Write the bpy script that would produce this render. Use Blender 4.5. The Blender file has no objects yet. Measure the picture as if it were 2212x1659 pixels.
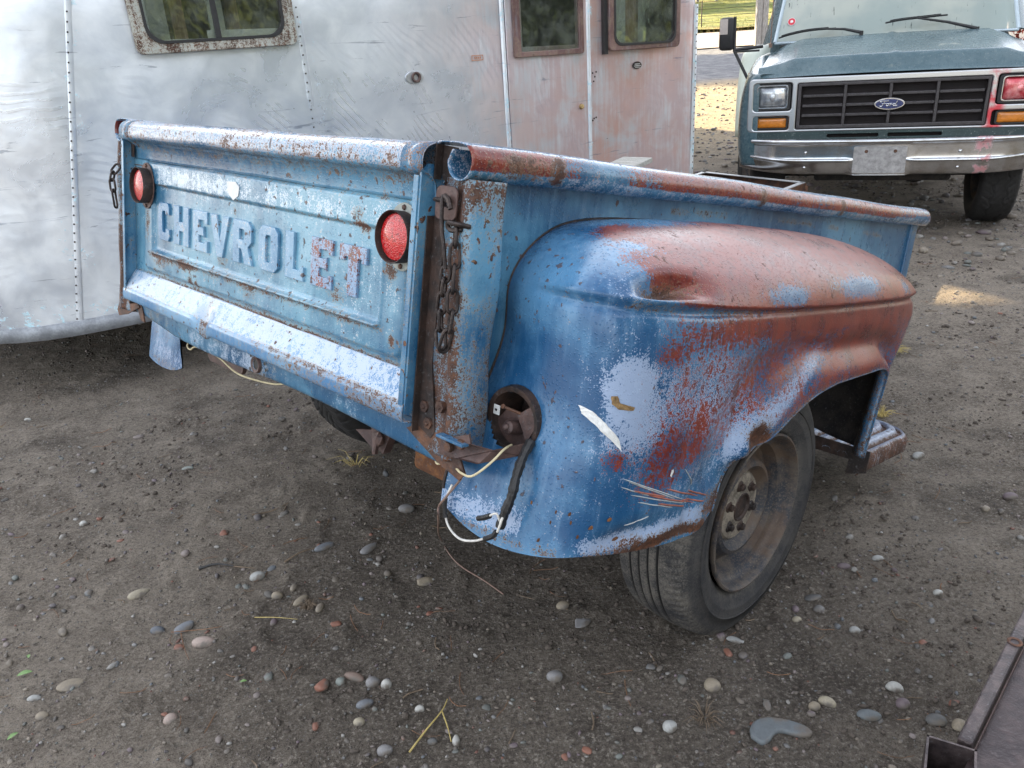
import bpy, bmesh, math, random
import numpy as np
from mathutils import Matrix, Vector
rnd = random.Random(11); rng = np.random.default_rng(5)
R_ = math.radians
SC = bpy.context.scene; COL = SC.collection

# ---------------------------------------------------------------- camera, world, sun, exposure
CAMR = [[0.99797, -0.024735, -0.058683], [-0.063683, -0.387619, -0.919617], [0.0, 0.921488, -0.388408]]
cd = bpy.data.cameras.new('camera'); cam = bpy.data.objects.new('camera', cd); COL.objects.link(cam)
_u = Vector(CAMR[0]); _d = Vector(CAMR[1]); _f = _u.cross(_d)
_m = Matrix((_u, -_d, -_f)).transposed().to_4x4(); _m.translation = Vector((0, 0, 1.39312)); cam.matrix_world = _m
cd.sensor_fit = 'HORIZONTAL'; cd.sensor_width = 36; cd.lens = 1716.28 / 2212 * 36; cd.clip_start = .05; cd.clip_end = 2000
SC.camera = cam
SUN_DIR = Vector((-.50, .866, 0)).normalized(); SUN_EL = R_(20)
w = bpy.data.worlds.new('World'); SC.world = w; w.use_nodes = True
nt = w.node_tree; nt.nodes.clear()
sky = nt.nodes.new('ShaderNodeTexSky'); sky.sky_type = 'NISHITA'; sky.sun_disc = False; sky.sun_elevation = SUN_EL
sky.sun_rotation = math.atan2(SUN_DIR.x, SUN_DIR.y); sky.dust_density = 2.0; sky.air_density = 1.0
hs = nt.nodes.new('ShaderNodeHueSaturation'); hs.inputs['Saturation'].default_value = .42
tc = nt.nodes.new('ShaderNodeTexCoord'); nz = nt.nodes.new('ShaderNodeTexNoise'); nz.inputs['Scale'].default_value = 1.6; nz.inputs['Detail'].default_value = 3
rp = nt.nodes.new('ShaderNodeValToRGB'); rp.color_ramp.elements[0].position = .34; rp.color_ramp.elements[1].position = .70
mx = nt.nodes.new('ShaderNodeMixRGB'); mx.inputs[2].default_value = (7.5, 7.6, 8.0, 1)   # thin bright cloud
ml = nt.nodes.new('ShaderNodeMath'); ml.operation = 'MULTIPLY'; ml.inputs[1].default_value = .55
bg = nt.nodes.new('ShaderNodeBackground'); bg.inputs[1].default_value = .12; wo = nt.nodes.new('ShaderNodeOutputWorld')
L_ = nt.links.new
L_(tc.outputs['Generated'], nz.inputs['Vector']); L_(nz.outputs['Fac'], rp.inputs[0]); L_(rp.outputs[0], ml.inputs[0])
L_(sky.outputs[0], hs.inputs['Color']); L_(hs.outputs[0], mx.inputs[1]); L_(ml.outputs[0], mx.inputs[0])
L_(mx.outputs[0], bg.inputs[0]); L_(bg.outputs[0], wo.inputs[0])
sd = bpy.data.lights.new('sun', 'SUN'); sd.energy = 5.0; sd.angle = R_(.5); sd.color = (1, .78, .46)
so = bpy.data.objects.new('sun', sd); COL.objects.link(so)
_t = Vector((SUN_DIR.x * math.cos(SUN_EL), SUN_DIR.y * math.cos(SUN_EL), math.sin(SUN_EL)))
so.rotation_euler = _t.to_track_quat('Z', 'Y').to_euler()
vs = SC.view_settings; vs.view_transform = 'Standard'; vs.look = 'None'; vs.exposure = 2.3; vs.gamma = 1; vs.use_curve_mapping = False

# ---------------------------------------------------------------- object helpers
def tag(o, label=None, cat=None, group=None, kind=None):
    if label: o['label'] = label
    if cat: o['category'] = cat
    if group: o['group'] = group
    if kind: o['kind'] = kind
    return o
def empty(name, mat4=None, loc=None, rz=0):
    o = bpy.data.objects.new(name, None); COL.objects.link(o); o.empty_display_size = .1
    if mat4 is not None: o.matrix_world = mat4
    if loc is not None: o.location = loc; o.rotation_euler = (0, 0, rz)
    return o
def link(name, me, mat, parent=None, smooth=False):
    me.name = name
    if mat is not None and not me.materials: me.materials.append(mat)
    if smooth: me.polygons.foreach_set('use_smooth', [True] * len(me.polygons))
    o = bpy.data.objects.new(name, me); COL.objects.link(o)
    if parent is not None: o.parent = parent
    return o
def mesh_np(V, F, cols=None, attr='w'):
    """V (n,3), F (m,3|4) numpy"""
    me = bpy.data.meshes.new('m'); V = np.asarray(V, np.float32); F = np.asarray(F, np.int32); k = F.shape[1]
    me.vertices.add(len(V)); me.vertices.foreach_set('co', V.ravel())
    me.loops.add(F.size); me.loops.foreach_set('vertex_index', F.ravel())
    me.polygons.add(len(F)); me.polygons.foreach_set('loop_start', np.arange(0, F.size, k, dtype=np.int32))
    me.update(calc_edges=True)
    if cols is not None:
        a = me.color_attributes.new(attr, 'FLOAT_COLOR', 'POINT')
        c = np.ones((len(V), 4), np.float32); c[:, :3] = cols; a.data.foreach_set('color', c.ravel())
    me.validate(); return me
def grid_faces(nu, nv, wrapv=False, wrapu=False):
    i = np.arange(nu if wrapu else nu - 1); j = np.arange(nv if wrapv else nv - 1)
    I, J = np.meshgrid(i, j, indexing='ij'); I2 = (I + 1) % nu; J2 = (J + 1) % nv
    return np.stack([I * nv + J, I2 * nv + J, I2 * nv + J2, I * nv + J2], -1).reshape(-1, 4)
class MB:
    """collects simple shapes for ONE mesh object"""
    def __init__(s): s.v = []; s.f = []
    def add(s, vs, fs):
        b = len(s.v); s.v += [tuple(map(float, q)) for q in vs]; s.f += [tuple(b + int(i) for i in f) for f in fs]; return s
    def box(s, x0, x1, y0, y1, z0, z1, b=0):
        if b <= 0:
            return s.add([(x0, y0, z0), (x1, y0, z0), (x1, y1, z0), (x0, y1, z0), (x0, y0, z1), (x1, y0, z1), (x1, y1, z1), (x0, y1, z1)],
                         [(0, 3, 2, 1), (4, 5, 6, 7), (0, 1, 5, 4), (1, 2, 6, 5), (2, 3, 7, 6), (3, 0, 4, 7)])
        bm = bmesh.new(); bmesh.ops.create_cube(bm, size=1)
        bmesh.ops.transform(bm, matrix=Matrix.Translation(((x0 + x1) / 2, (y0 + y1) / 2, (z0 + z1) / 2)) @ Matrix.Diagonal((x1 - x0, y1 - y0, z1 - z0, 1)), verts=bm.verts)
        bmesh.ops.bevel(bm, geom=bm.edges[:], offset=b, segments=2, affect='EDGES', profile=.5)
        return s.bm(bm)
    def bm(s, bm, M=None):
        if M is not None: bmesh.ops.transform(bm, matrix=M, verts=bm.verts)
        bm.verts.index_update(); s.add([v.co[:] for v in bm.verts], [[v.index for v in f.verts] for f in bm.faces]); bm.free(); return s
    def tube(s, pts, r, n=8, closed=False, cap=True, prof=None):
        P = [Vector(p) for p in pts]; N = len(P); rr = r if hasattr(r, '__len__') else [r] * N
        up = Vector((0, 0, 1)); rings = []; prev = None
        for i in range(N):
            a = P[(i - 1) % N] if (closed or i > 0) else P[i]; c = P[(i + 1) % N] if (closed or i < N - 1) else P[i]
            t = (c - a).normalized()
            if prev is None: q = up.cross(t) if abs(t.z) < .95 else Vector((1, 0, 0)).cross(t)
            else: q = prev - prev.dot(t) * t
            q.normalize(); prev = q; b = t.cross(q)
            rings.append([P[i] + (q * math.cos(2 * math.pi * k / n) + b * math.sin(2 * math.pi * k / n)) * rr[i] for k in range(n)])
        V = [v for rg in rings for v in rg]; F = []
        for i in range(N if closed else N - 1):
            for k in range(n):
                a = i * n + k; b_ = i * n + (k + 1) % n; c = ((i + 1) % N) * n + (k + 1) % n; d = ((i + 1) % N) * n + k; F.append((a, b_, c, d))
        if cap and not closed: F.append(tuple(range(n))[::-1]); F.append(tuple((N - 1) * n + k for k in range(n)))
        return s.add(V, F)
    def cyl(s, a, b, r, n=16, r2=None): return s.tube([a, b], [r, r if r2 is None else r2], n)
    def poly(s, pts, d):
        """flat polygon pts (3D) extruded along vector d"""
        n = len(pts); A = [Vector(p) for p in pts]; B = [p + Vector(d) for p in A]
        return s.add(A + B, [tuple(range(n))[::-1], tuple(range(n, 2 * n))] + [(i, (i + 1) % n, n + (i + 1) % n, n + i) for i in range(n)])
    def lathe(s, prof, n=48, axis='x', c=(0, 0, 0), sgn=1, close=False):
        V = []; F = []; m = len(prof)
        for k in range(n):
            a = 2 * math.pi * k / n; ca, sa = math.cos(a), math.sin(a)
            for (h, r) in prof:
                h *= sgn
                if axis == 'x': V.append((c[0] + h, c[1] + r * ca, c[2] + r * sa))
                elif axis == 'y': V.append((c[0] + r * ca, c[1] + h, c[2] + r * sa))
                else: V.append((c[0] + r * ca, c[1] + r * sa, c[2] + h))
        for k in range(n):
            for j in range(m if close else m - 1):
                j2 = (j + 1) % m; F.append((k * m + j, k * m + j2, ((k + 1) % n) * m + j2, ((k + 1) % n) * m + j))
        return s.add(V, F)
    def ball(s, c, r, sub=2, sc=(1, 1, 1), rz=0):
        bm = bmesh.new(); bmesh.ops.create_icosphere(bm, subdivisions=sub, radius=r)
        return s.bm(bm, Matrix.Translation(c) @ Matrix.Rotation(rz, 4, 'Z') @ Matrix.Diagonal((*sc, 1)))
    def build(s, name, mat, parent=None, smooth=False, fix=True, crease=None):
        me = bpy.data.meshes.new(name); me.from_pydata(s.v, [], s.f); me.update()
        if fix:
            bm = bmesh.new(); bm.from_mesh(me); bmesh.ops.recalc_face_normals(bm, faces=bm.faces); bm.to_mesh(me); bm.free()
        o = link(name, me, mat, parent, smooth)
        if smooth:
            try: me.set_sharp_from_angle(angle=R_(crease or 38))
            except Exception: pass
        return o
def solid(o, t, off=-1):
    m = o.modifiers.new('t', 'SOLIDIFY'); m.thickness = t; m.offset = off; return o
def catmull(P, n):
    P = np.asarray(P, float); N = len(P); T = np.linspace(0, N - 1, n); out = []
    Q = np.concatenate([[2 * P[0] - P[1]], P, [2 * P[-1] - P[-2]]])
    for t in T:
        i = min(int(t), N - 2); u = t - i; a, b, c, d = Q[i], Q[i + 1], Q[i + 2], Q[i + 3]
        out.append(.5 * ((2 * b) + (c - a) * u + (2 * a - 5 * b + 4 * c - d) * u * u + (3 * b - a - 3 * c + d) * u ** 3))
    return np.array(out)
def rrect(x0, x1, z0, z1, r, n=5):
    P = []
    for cx, cz, a0 in ((x1 - r, z1 - r, 0), (x0 + r, z1 - r, 90), (x0 + r, z0 + r, 180), (x1 - r, z0 + r, 270)):
        for k in range(n + 1): a = R_(a0 + 90 * k / n); P.append((cx + r * math.cos(a), cz + r * math.sin(a)))
    return P
def plate(outer, holes, depth, bev=0.0, res=1):
    """2D outline with holes -> mesh in the x/z plane facing -y, y from 0 (back) to -depth (front)"""
    cu = bpy.data.curves.new('c', 'CURVE'); cu.dimensions = '2D'; cu.fill_mode = 'BOTH'; cu.extrude = depth / 2 - bev * .999 if bev else depth / 2
    cu.bevel_depth = bev; cu.bevel_resolution = res; cu.offset = -bev
    for P in [outer] + list(holes):
        sp = cu.splines.new('POLY'); sp.points.add(len(P) - 1); sp.use_cyclic_u = True
        for q, p in zip(sp.points, P): q.co = (p[0], p[1], 0, 1)
    o = bpy.data.objects.new('c', cu); COL.objects.link(o); bpy.context.view_layer.update()
    me = bpy.data.meshes.new_from_object(o.evaluated_get(bpy.context.evaluated_depsgraph_get()))
    bpy.data.objects.remove(o); bpy.data.curves.remove(cu)
    me.transform(Matrix(((1, 0, 0, 0), (0, 0, -1, -depth / 2), (0, 1, 0, 0), (0, 0, 0, 1)))); me.update(); return me
def shift(me, x=0, y=0, z=0): me.transform(Matrix.Translation((x, y, z))); return me
# numpy value noise
def vnoise(x, y, seed=0):
    xi = np.floor(x).astype(np.int64); yi = np.floor(y).astype(np.int64); fx = x - xi; fy = y - yi
    fx = fx * fx * (3 - 2 * fx); fy = fy * fy * (3 - 2 * fy)
    def h(a, b):
        n = (a * 374761393 + b * 668265263 + seed * 1442695041) & 0xffffffff
        n = ((n ^ (n >> 13)) * 1274126177) & 0xffffffff; return ((n ^ (n >> 16)) & 0xffff) / 65535.0
    return (h(xi, yi) * (1 - fx) + h(xi + 1, yi) * fx) * (1 - fy) + (h(xi, yi + 1) * (1 - fx) + h(xi + 1, yi + 1) * fx) * fy
def fbm(x, y, oc=4, seed=0, g=.5):
    s = 0; a = 1; t = 0
    for k in range(oc): s = s + a * vnoise(x * 2 ** k + 17.3 * k, y * 2 ** k + 9.1 * k, seed + k); t += a; a *= g
    return s / t

# ---------------------------------------------------------------- material helpers
class NT:
    def __init__(s, name):
        s.m = bpy.data.materials.new(name); s.m.use_nodes = True; s.t = s.m.node_tree; s.t.nodes.clear()
        s.out = s.t.nodes.new('ShaderNodeOutputMaterial'); s.tc = None
    def n(s, t, **k):
        o = s.t.nodes.new(t)
        for a, b in k.items(): setattr(o, a, b)
        return o
    def set(s, sock, v):
        if v is None: return
        if isinstance(v, bpy.types.NodeSocket): s.t.links.new(v, sock)
        else:
            if hasattr(sock.default_value, '__len__') and not hasattr(v, '__len__'): v = [v] * len(sock.default_value)
            if hasattr(sock.default_value, '__len__') and len(sock.default_value) == 4 and len(v) == 3: v = (*v, 1)
            sock.default_value = v
    def P(s):
        if s.tc is None: s.tc = s.n('ShaderNodeTexCoord')
        return s.tc.outputs['Object']
    def sc(s, vec, k):
        o = s.n('ShaderNodeVectorMath', operation='MULTIPLY'); s.set(o.inputs[0], vec); s.set(o.inputs[1], k); return o.outputs[0]
    def noise(s, scale, det=4, rough=.55, vec=None, dist=0):
        o = s.n('ShaderNodeTexNoise'); s.set(o.inputs['Vector'], vec if vec is not None else s.P()); o.inputs['Scale'].default_value = scale
        o.inputs['Detail'].default_value = det; o.inputs['Roughness'].default_value = rough; o.inputs['Distortion'].default_value = dist; return o.outputs['Fac']
    def vor(s, scale, feat='F1', vec=None, out='Distance'):
        o = s.n('ShaderNodeTexVoronoi', feature=feat); s.set(o.inputs['Vector'], vec if vec is not None else s.P()); o.inputs['Scale'].default_value = scale; return o.outputs[out]
    def ma(s, op, a, b=None, c=None, clamp=False):
        o = s.n('ShaderNodeMath', operation=op, use_clamp=clamp); s.set(o.inputs[0], a); s.set(o.inputs[1], b)
        if c is not None: s.set(o.inputs[2], c)
        return o.outputs[0]
    def sm(s, v, a, b):
        o = s.n('ShaderNodeMapRange', interpolation_type='SMOOTHSTEP'); s.set(o.inputs[0], v); s.set(o.inputs[1], a); s.set(o.inputs[2], b); return o.outputs[0]
    def mix(s, f, a, b, bt='MIX'):
        o = s.n('ShaderNodeMixRGB', blend_type=bt); s.set(o.inputs[0], f); s.set(o.inputs[1], a); s.set(o.inputs[2], b); return o.outputs[0]
    def attr(s, nm, ch=None):
        o = s.n('ShaderNodeAttribute', attribute_name=nm)
        if ch is None: return o.outputs['Color']
        q = s.n('ShaderNodeSeparateColor'); s.set(q.inputs[0], o.outputs['Color']); return q.outputs[ch]
    def xyz(s, ch):
        q = s.n('ShaderNodeSeparateXYZ'); s.set(q.inputs[0], s.P()); return q.outputs[ch]
    def bump(s, h, strength=.3, dist=.01, nrm=None):
        o = s.n('ShaderNodeBump'); s.set(o.inputs['Height'], h); o.inputs['Strength'].default_value = strength; o.inputs['Distance'].default_value = dist
        if nrm is not None: s.set(o.inputs['Normal'], nrm)
        return o.outputs[0]
    def pbsdf(s, **k):
        o = s.n('ShaderNodeBsdfPrincipled')
        for a, b in k.items(): s.set(o.inputs[a.replace('_', ' ')], b)
        return o.outputs[0]
    def done(s, sh): s.t.links.new(sh, s.out.inputs[0]); return s.m

RUST1 = (.045, .018, .011); RUST2 = (.16, .062, .028); PRIM = (.115, .016, .014); PRIM2 = (.200, .032, .018)
def paint(name, lo=(.020, .092, .19), hi=(.095, .25, .38), chalk=0., rust=0., red=0., rough=.30, chc=(.42, .50, .62), speck=1.0, gg=1., dr=.22, bmp=.45, runs=0.):
    t = NT(name); big = t.noise(2.7, 6, .6); med = t.noise(15, 8, .68); fine = t.noise(95, 6, .72)
    spk = t.noise(330, 2, .6); drip = t.noise(5, 5, .6, t.sc(t.P(), (11, 11, 1.0)))
    # grit gives colour patches their feathered, speckled edges
    grit = t.ma('ADD', t.ma('MULTIPLY', t.ma('SUBTRACT', fine, .5), .9 * gg), t.ma('MULTIPLY', t.ma('SUBTRACT', spk, .5), .9 * gg))
    cdr = t.ma('ADD', t.ma('MULTIPLY', t.ma('SUBTRACT', med, .5), .9), t.ma('MULTIPLY', t.ma('SUBTRACT', drip, .5), .6))
    ed = t.ma('ADD', grit, cdr)
    wr, wg, wb = t.attr('w', 0), t.attr('w', 1), t.attr('w', 2)
    c = t.mix(t.sm(t.ma('ADD', big, t.ma('MULTIPLY', cdr, .35)), .36, .64), lo, hi)
    c = t.mix(t.ma('MULTIPLY', t.sm(drip, .52, .75), .6), c, t.mix(.5, c, (.16, .27, .42)))
    gm = t.sm(t.ma('ADD', t.ma('ADD', wg, chalk), ed), .45, .66)
    c = t.mix(t.ma('MULTIPLY', gm, .85), c, chc)
    rm = t.sm(t.ma('ADD', t.ma('ADD', wr, red), ed), .48, .545)
    pc = t.mix(t.sm(med, .38, .6), PRIM, PRIM2); pc = t.mix(t.sm(drip, .55, .7), pc, (.095, .028, .026)); pc = t.mix(t.ma('MULTIPLY', t.sm(big, .5, .7), .6), pc, (.15, .050, .055))
    if runs:   # dark drip runs on the primer, seen where the metal stands upright
        dn = t.noise(1, 2, .5, t.sc(t.P(), (95, 95, 9))); rn = t.ma('MULTIPLY', t.sm(dn, .63, .68), t.sm(big, .42, .58)); pc = t.mix(t.ma('MULTIPLY', rn, runs), pc, (.045, .014, .012))
    c = t.mix(rm, c, pc)
    # small pin rust, larger scabs
    spots = t.sm(t.ma('ADD', t.noise(62, 3, .5), t.ma('MULTIPLY', t.ma('SUBTRACT', big, .5), .35)), .665, .70)
    rr = t.ma('ADD', t.ma('ADD', wb, rust), t.ma('MULTIPLY', ed, .95))
    rsm = t.ma('MAXIMUM', t.sm(rr, .44, .56), t.ma('MULTIPLY', spots, .85 * speck))
    rc = t.mix(t.sm(fine, .38, .66), RUST1, t.mix(t.sm(med, .4, .6), RUST2, (.09, .045, .03)))
    c = t.mix(rsm, c, rc)
    halo = t.ma('SUBTRACT', t.sm(rr, .28, .46), t.sm(rr, .44, .56), clamp=True)
    c = t.mix(t.ma('MULTIPLY', halo, .45), c, (.34, .27, .17))
    ro = t.ma('ADD', t.ma('ADD', rough, t.ma('MULTIPLY', rsm, .40)), t.ma('ADD', t.ma('MULTIPLY', rm, .06), t.ma('MULTIPLY', t.ma('SUBTRACT', med, .5), .30)), clamp=True)
    drops = t.sm(t.vor(170), .36, .12)
    h = t.ma('ADD', t.ma('ADD', t.ma('MULTIPLY', rsm, .55), t.ma('MULTIPLY', fine, t.ma('ADD', .10, t.ma('MULTIPLY', rsm, .9)))), t.ma('MULTIPLY', drops, dr))
    h = t.ma('ADD', h, t.ma('MULTIPLY', t.noise(7, 2, .5), .6))
    return t.done(t.pbsdf(Base_Color=c, Roughness=ro, Normal=t.bump(h, bmp, .0035), Specular_IOR_Level=.5, Coat_Weight=.12, Coat_Roughness=.18))
def rusty(name, a=(.055, .032, .026), b=(.15, .07, .04), metal=.25, rough=.6, k=1.0, c2=(.12, .115, .12)):
    t = NT(name); med = t.noise(18 * k, 8, .7); fine = t.noise(140 * k, 5, .7)
    c = t.mix(t.sm(med, .40, .62), a, b); c = t.mix(t.sm(fine, .55, .75), c, c2)
    return t.done(t.pbsdf(Base_Color=c, Roughness=t.ma('ADD', rough - .15, t.ma('MULTIPLY', fine, .3)), Metallic=metal, Normal=t.bump(t.ma('ADD', fine, med), .5, .003)))
def plain(name, col, rough=.5, metal=0., var=.25, scale=20, bump=.15, spec=.5, coat=0., **kw):
    t = NT(name); n = t.noise(scale, 7, .65); f = t.noise(scale * 9, 4, .6)
    d = tuple(x * (1 - var) for x in col); e = tuple(min(1, x * (1 + var)) for x in col)
    c = t.mix(t.sm(t.ma('ADD', t.ma('MULTIPLY', n, .7), t.ma('MULTIPLY', f, .3)), .35, .65), d, e)
    return t.done(t.pbsdf(Base_Color=c, Roughness=t.ma('ADD', rough * .85, t.ma('MULTIPLY', n, rough * .3)), Metallic=metal, Specular_IOR_Level=spec, Coat_Weight=coat,
                          Normal=t.bump(t.ma('ADD', n, f), bump, .003), **kw))
def stripes_paint(): pass
M = {}
M['blue'] = paint('weathered_blue_paint', chalk=.22, rust=.02)
M['fender'] = paint('fender_paint', lo=(.014, .078, .190), hi=(.085, .225, .390), chc=(.34, .43, .60), speck=.9, rough=.24, gg=1.8, dr=.3, runs=.8)
M['gate'] = paint('tailgate_paint', lo=(.030, .125, .225), hi=(.14, .32, .43), chalk=.27, rust=.06, chc=(.56, .64, .72), speck=1.0, rough=.30, gg=1.3)
M['rail'] = paint('rail_paint', chalk=.33, rust=.18, red=.30, rough=.20, chc=(.40, .44, .54), gg=1.4, dr=.5)
M['post'] = paint('post_paint', lo=(.020, .095, .20), hi=(.10, .26, .40), chalk=.08, rust=.24, speck=1.2)
M['ledge'] = paint('ledge_paint', lo=(.07, .19, .36), hi=(.20, .36, .52), chalk=.52, rust=.0, chc=(.42, .49, .58), speck=1.3, rough=.22, dr=.3, bmp=.25)
M['letter_blue'] = paint('letter_paint', lo=(.05, .17, .32), hi=(.20, .36, .50), chalk=.34, rust=.10, red=.16, chc=(.54, .60, .68), gg=1.3)
M['letter_red'] = paint('worn_letter_paint', lo=(.10, .22, .40), hi=(.25, .36, .5), chalk=.24, rust=.16, red=.44, chc=(.5, .5, .56))
M['step'] = paint('step_paint', lo=(.12, .14, .22), hi=(.22, .24, .32), chalk=.0, rust=.22, red=.15, rough=.5)
M['rust'] = rusty('brown_rust'); M['darkrust'] = rusty('dark_rust', (.022, .017, .016), (.06, .036, .028)); M['orangerust'] = rusty('orange_rust', (.10, .04, .018), (.24, .10, .03), 0, .85)
M['chain'] = rusty('chain_steel', (.025, .020, .020), (.060, .045, .040), .6, .42, 2)
M['under'] = rusty('underside_grime', (.014, .013, .013), (.04, .032, .028), 0, .85)
M['bracket'] = rusty('bracket_rust', (.07, .045, .042), (.13, .08, .07), .3, .5)

# ================================================================ GROUND AND BACKGROUND
def gz(X, Y):
    X = np.asarray(X, float); Y = np.asarray(Y, float)
    z = np.where(Y > 14, .04 * (Y - 14), 0) + np.where(Y > 52, .035 * (Y - 52), 0)
    z = z + np.where(Y > 130, .05 * (Y - 130), 0)
    d = np.hypot(X, Y - 2)
    z = z + (fbm(X * 1.1, Y * 1.1, 3, 3) - .5) * .035 * np.clip(d / 3, .35, 1)
    near = np.clip(1 - d / 9, 0, 1)
    h = fbm(X * 9, Y * 9, 4, 7); z = z + (h - .5) * .016 * near
    h2 = fbm(X * 38, Y * 38, 3, 21, .6); z = z + (h2 - .5) * .011 * near
    lump = np.clip(fbm(X * 17, Y * 17, 3, 31) - .60, 0, 1); z = z + lump * .05 * near
    return z
def axis_pts(a, b, step, lo, hi, g=1.09):
    p = list(np.arange(a, b, step)); s = step; x = p[-1]
    while x < hi: s *= g; x += s; p.append(x)
    s = step; x = a; q = []
    while x > lo: s *= g; x -= s; q.append(x)
    return np.array(q[::-1] + p)
xs = axis_pts(-2.6, 3.2, .0125, -260, 300); ys = axis_pts(.75, 4.2, .0115, -120, 420)
X, Y = np.meshgrid(xs, ys, indexing='ij'); Z = gz(X, Y)
V = np.stack([X, Y, Z], -1).reshape(-1, 3)
t = NT('gravelly_dirt')
P = t.P(); big = t.noise(.55, 5, .6); med = t.noise(5, 8, .7); fine = t.noise(60, 7, .75); grain = t.noise(420, 3, .7)
c = t.mix(t.sm(t.ma('ADD', t.ma('MULTIPLY', med, .6), t.ma('MULTIPLY', fine, .4)), .36, .64), (.124, .100, .078), (.345, .294, .238))
c = t.mix(t.sm(big, .42, .62), c, t.mix(.55, c, (.37, .315, .255)))
c = t.mix(t.sm(grain, .52, .70), c, (.40, .35, .30)); c = t.mix(t.sm(grain, .46, .30), c, (.045, .037, .031))
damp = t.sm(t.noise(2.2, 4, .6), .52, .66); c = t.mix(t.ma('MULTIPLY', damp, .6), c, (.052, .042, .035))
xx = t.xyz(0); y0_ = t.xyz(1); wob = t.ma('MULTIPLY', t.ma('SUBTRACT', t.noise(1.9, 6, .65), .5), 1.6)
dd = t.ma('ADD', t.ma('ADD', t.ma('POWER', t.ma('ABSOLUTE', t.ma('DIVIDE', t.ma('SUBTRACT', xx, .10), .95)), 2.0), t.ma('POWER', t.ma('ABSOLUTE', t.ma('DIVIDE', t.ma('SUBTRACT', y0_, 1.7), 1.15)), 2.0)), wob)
c = t.mix(t.ma('MULTIPLY', t.sm(dd, 1.25, .35), .62), c, t.mix(t.sm(fine, .4, .62), (.055, .045, .037), (.125, .106, .088)))     # darker soil in a ragged oval about the bed
yy = t.xyz(1); far = t.sm(yy, 8, 14); c = t.mix(t.ma('MULTIPLY', far, .8), c, t.mix(t.sm(t.noise(9, 6, .7), .4, .62), (.26, .19, .11), (.46, .36, .21)))
vc = t.n('ShaderNodeTexVoronoi'); t.set(vc.inputs['Vector'], t.P()); vc.inputs['Scale'].default_value = 95; v3 = t.n('ShaderNodeSeparateColor'); t.set(v3.inputs[0], vc.outputs['Color'])
gsp = t.ma('MULTIPLY', t.sm(v3.outputs[0], .80, .84), t.sm(vc.outputs['Distance'], .42, .30)); c = t.mix(t.ma('MULTIPLY', gsp, .75), c, t.mix(v3.outputs[1], (.12, .115, .11), (.42, .37, .31)))
crumb = t.sm(t.noise(34, 6, .8), .56, .66); c = t.mix(t.ma('MULTIPLY', crumb, .65), c, (.045, .037, .031))
lum = t.noise(95, 5, .85); c = t.mix(t.sm(lum, .52, .66), c, (.38, .34, .29)); c = t.mix(t.ma('MULTIPLY', t.sm(lum, .47, .36), .7), c, (.05, .042, .036))
roadm = t.sm(t.ma('ADD', yy, t.ma('MULTIPLY', t.noise(.12, 3), 6)), 23.5, 25.5)
c = t.mix(roadm, c, t.mix(t.sm(t.noise(3, 5, .7), .4, .6), (.10, .105, .12), (.19, .19, .2)))
hh = t.ma('ADD', t.ma('MULTIPLY', t.ma('ADD', fine, t.ma('ADD', t.ma('MULTIPLY', t.noise(22, 5, .7), 1.5), t.ma('MULTIPLY', lum, 1.3))), 1.0), t.ma('MULTIPLY', grain, .6))
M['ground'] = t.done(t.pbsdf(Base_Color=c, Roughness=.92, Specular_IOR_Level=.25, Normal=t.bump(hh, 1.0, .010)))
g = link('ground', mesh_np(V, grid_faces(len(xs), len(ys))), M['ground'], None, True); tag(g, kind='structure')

def sheet(name, x0, x1, y0, y1, mat, dz, nx=60, ny=60, kind='structure', amp=0, wob=0):
    xx = np.linspace(x0, x1, nx); yv = np.linspace(y0, y1, ny); A, B = np.meshgrid(xx, yv, indexing='ij')
    B = B + np.where(B < (y0 + y1) / 2, 1, 0) * (fbm(A * .15, A * 0, 3, 5) - .5) * wob
    z = gz(A, B) + dz + amp * fbm(A * .8, B * .8, 3, 9)
    return tag(link(name, mesh_np(np.stack([A, B, z], -1).reshape(-1, 3), grid_faces(nx, ny)), mat, None, True), kind=kind)
t = NT('pale_track'); c = t.mix(t.sm(t.noise(2.2, 6, .7), .38, .64), (.24, .185, .15), (.38, .30, .25))
M['track'] = t.done(t.pbsdf(Base_Color=c, Roughness=.9)); sheet('road', -40, 60, 36, 52, M['track'], .05, 80, 30)
t = NT('sunlit_grass'); c = t.mix(t.sm(t.noise(.9, 8, .75), .36, .64), (.075, .105, .018), (.28, .29, .045)); c = t.mix(t.sm(t.noise(.25, 3), .55, .7), c, (.32, .24, .07))
M['grass'] = t.done(t.pbsdf(Base_Color=c, Roughness=.9, Normal=t.bump(t.noise(6, 6, .8), 1, .2)))
sheet('field', -90, 140, 52.0, 150, M['grass'], .12, 120, 60, amp=.25, wob=1.2)
# grass blades over the near part of the field
def blades(n, x0, x1, y0, y1, h0, h1, wd, mat, name, lab, cat, dens=None):
    px = rng.uniform(x0, x1, n); py = rng.uniform(y0, y1, n); a = rng.uniform(0, 6.28, n); h = rng.uniform(h0, h1, n); pz = gz(px, py) + .0
    lx = rng.normal(0, .35, n) * h; ly = rng.normal(0, .35, n) * h; dx = np.cos(a) * wd; dy = np.sin(a) * wd
    A = np.stack([px - dx, py - dy, pz], -1); B = np.stack([px + dx, py + dy, pz], -1); T = np.stack([px + lx, py + ly, pz + h], -1)
    V = np.stack([A, B, T], 1).reshape(-1, 3); F = np.arange(3 * n).reshape(-1, 3)
    return tag(link(name, mesh_np(V, F), mat), lab, cat, kind='stuff')
blades(26000, 9, 34, 52, 95, .12, .42, .03, M['grass'], 'field_grass', 'sunlit yellow green grass covering the field beyond the track', 'grass')

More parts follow.
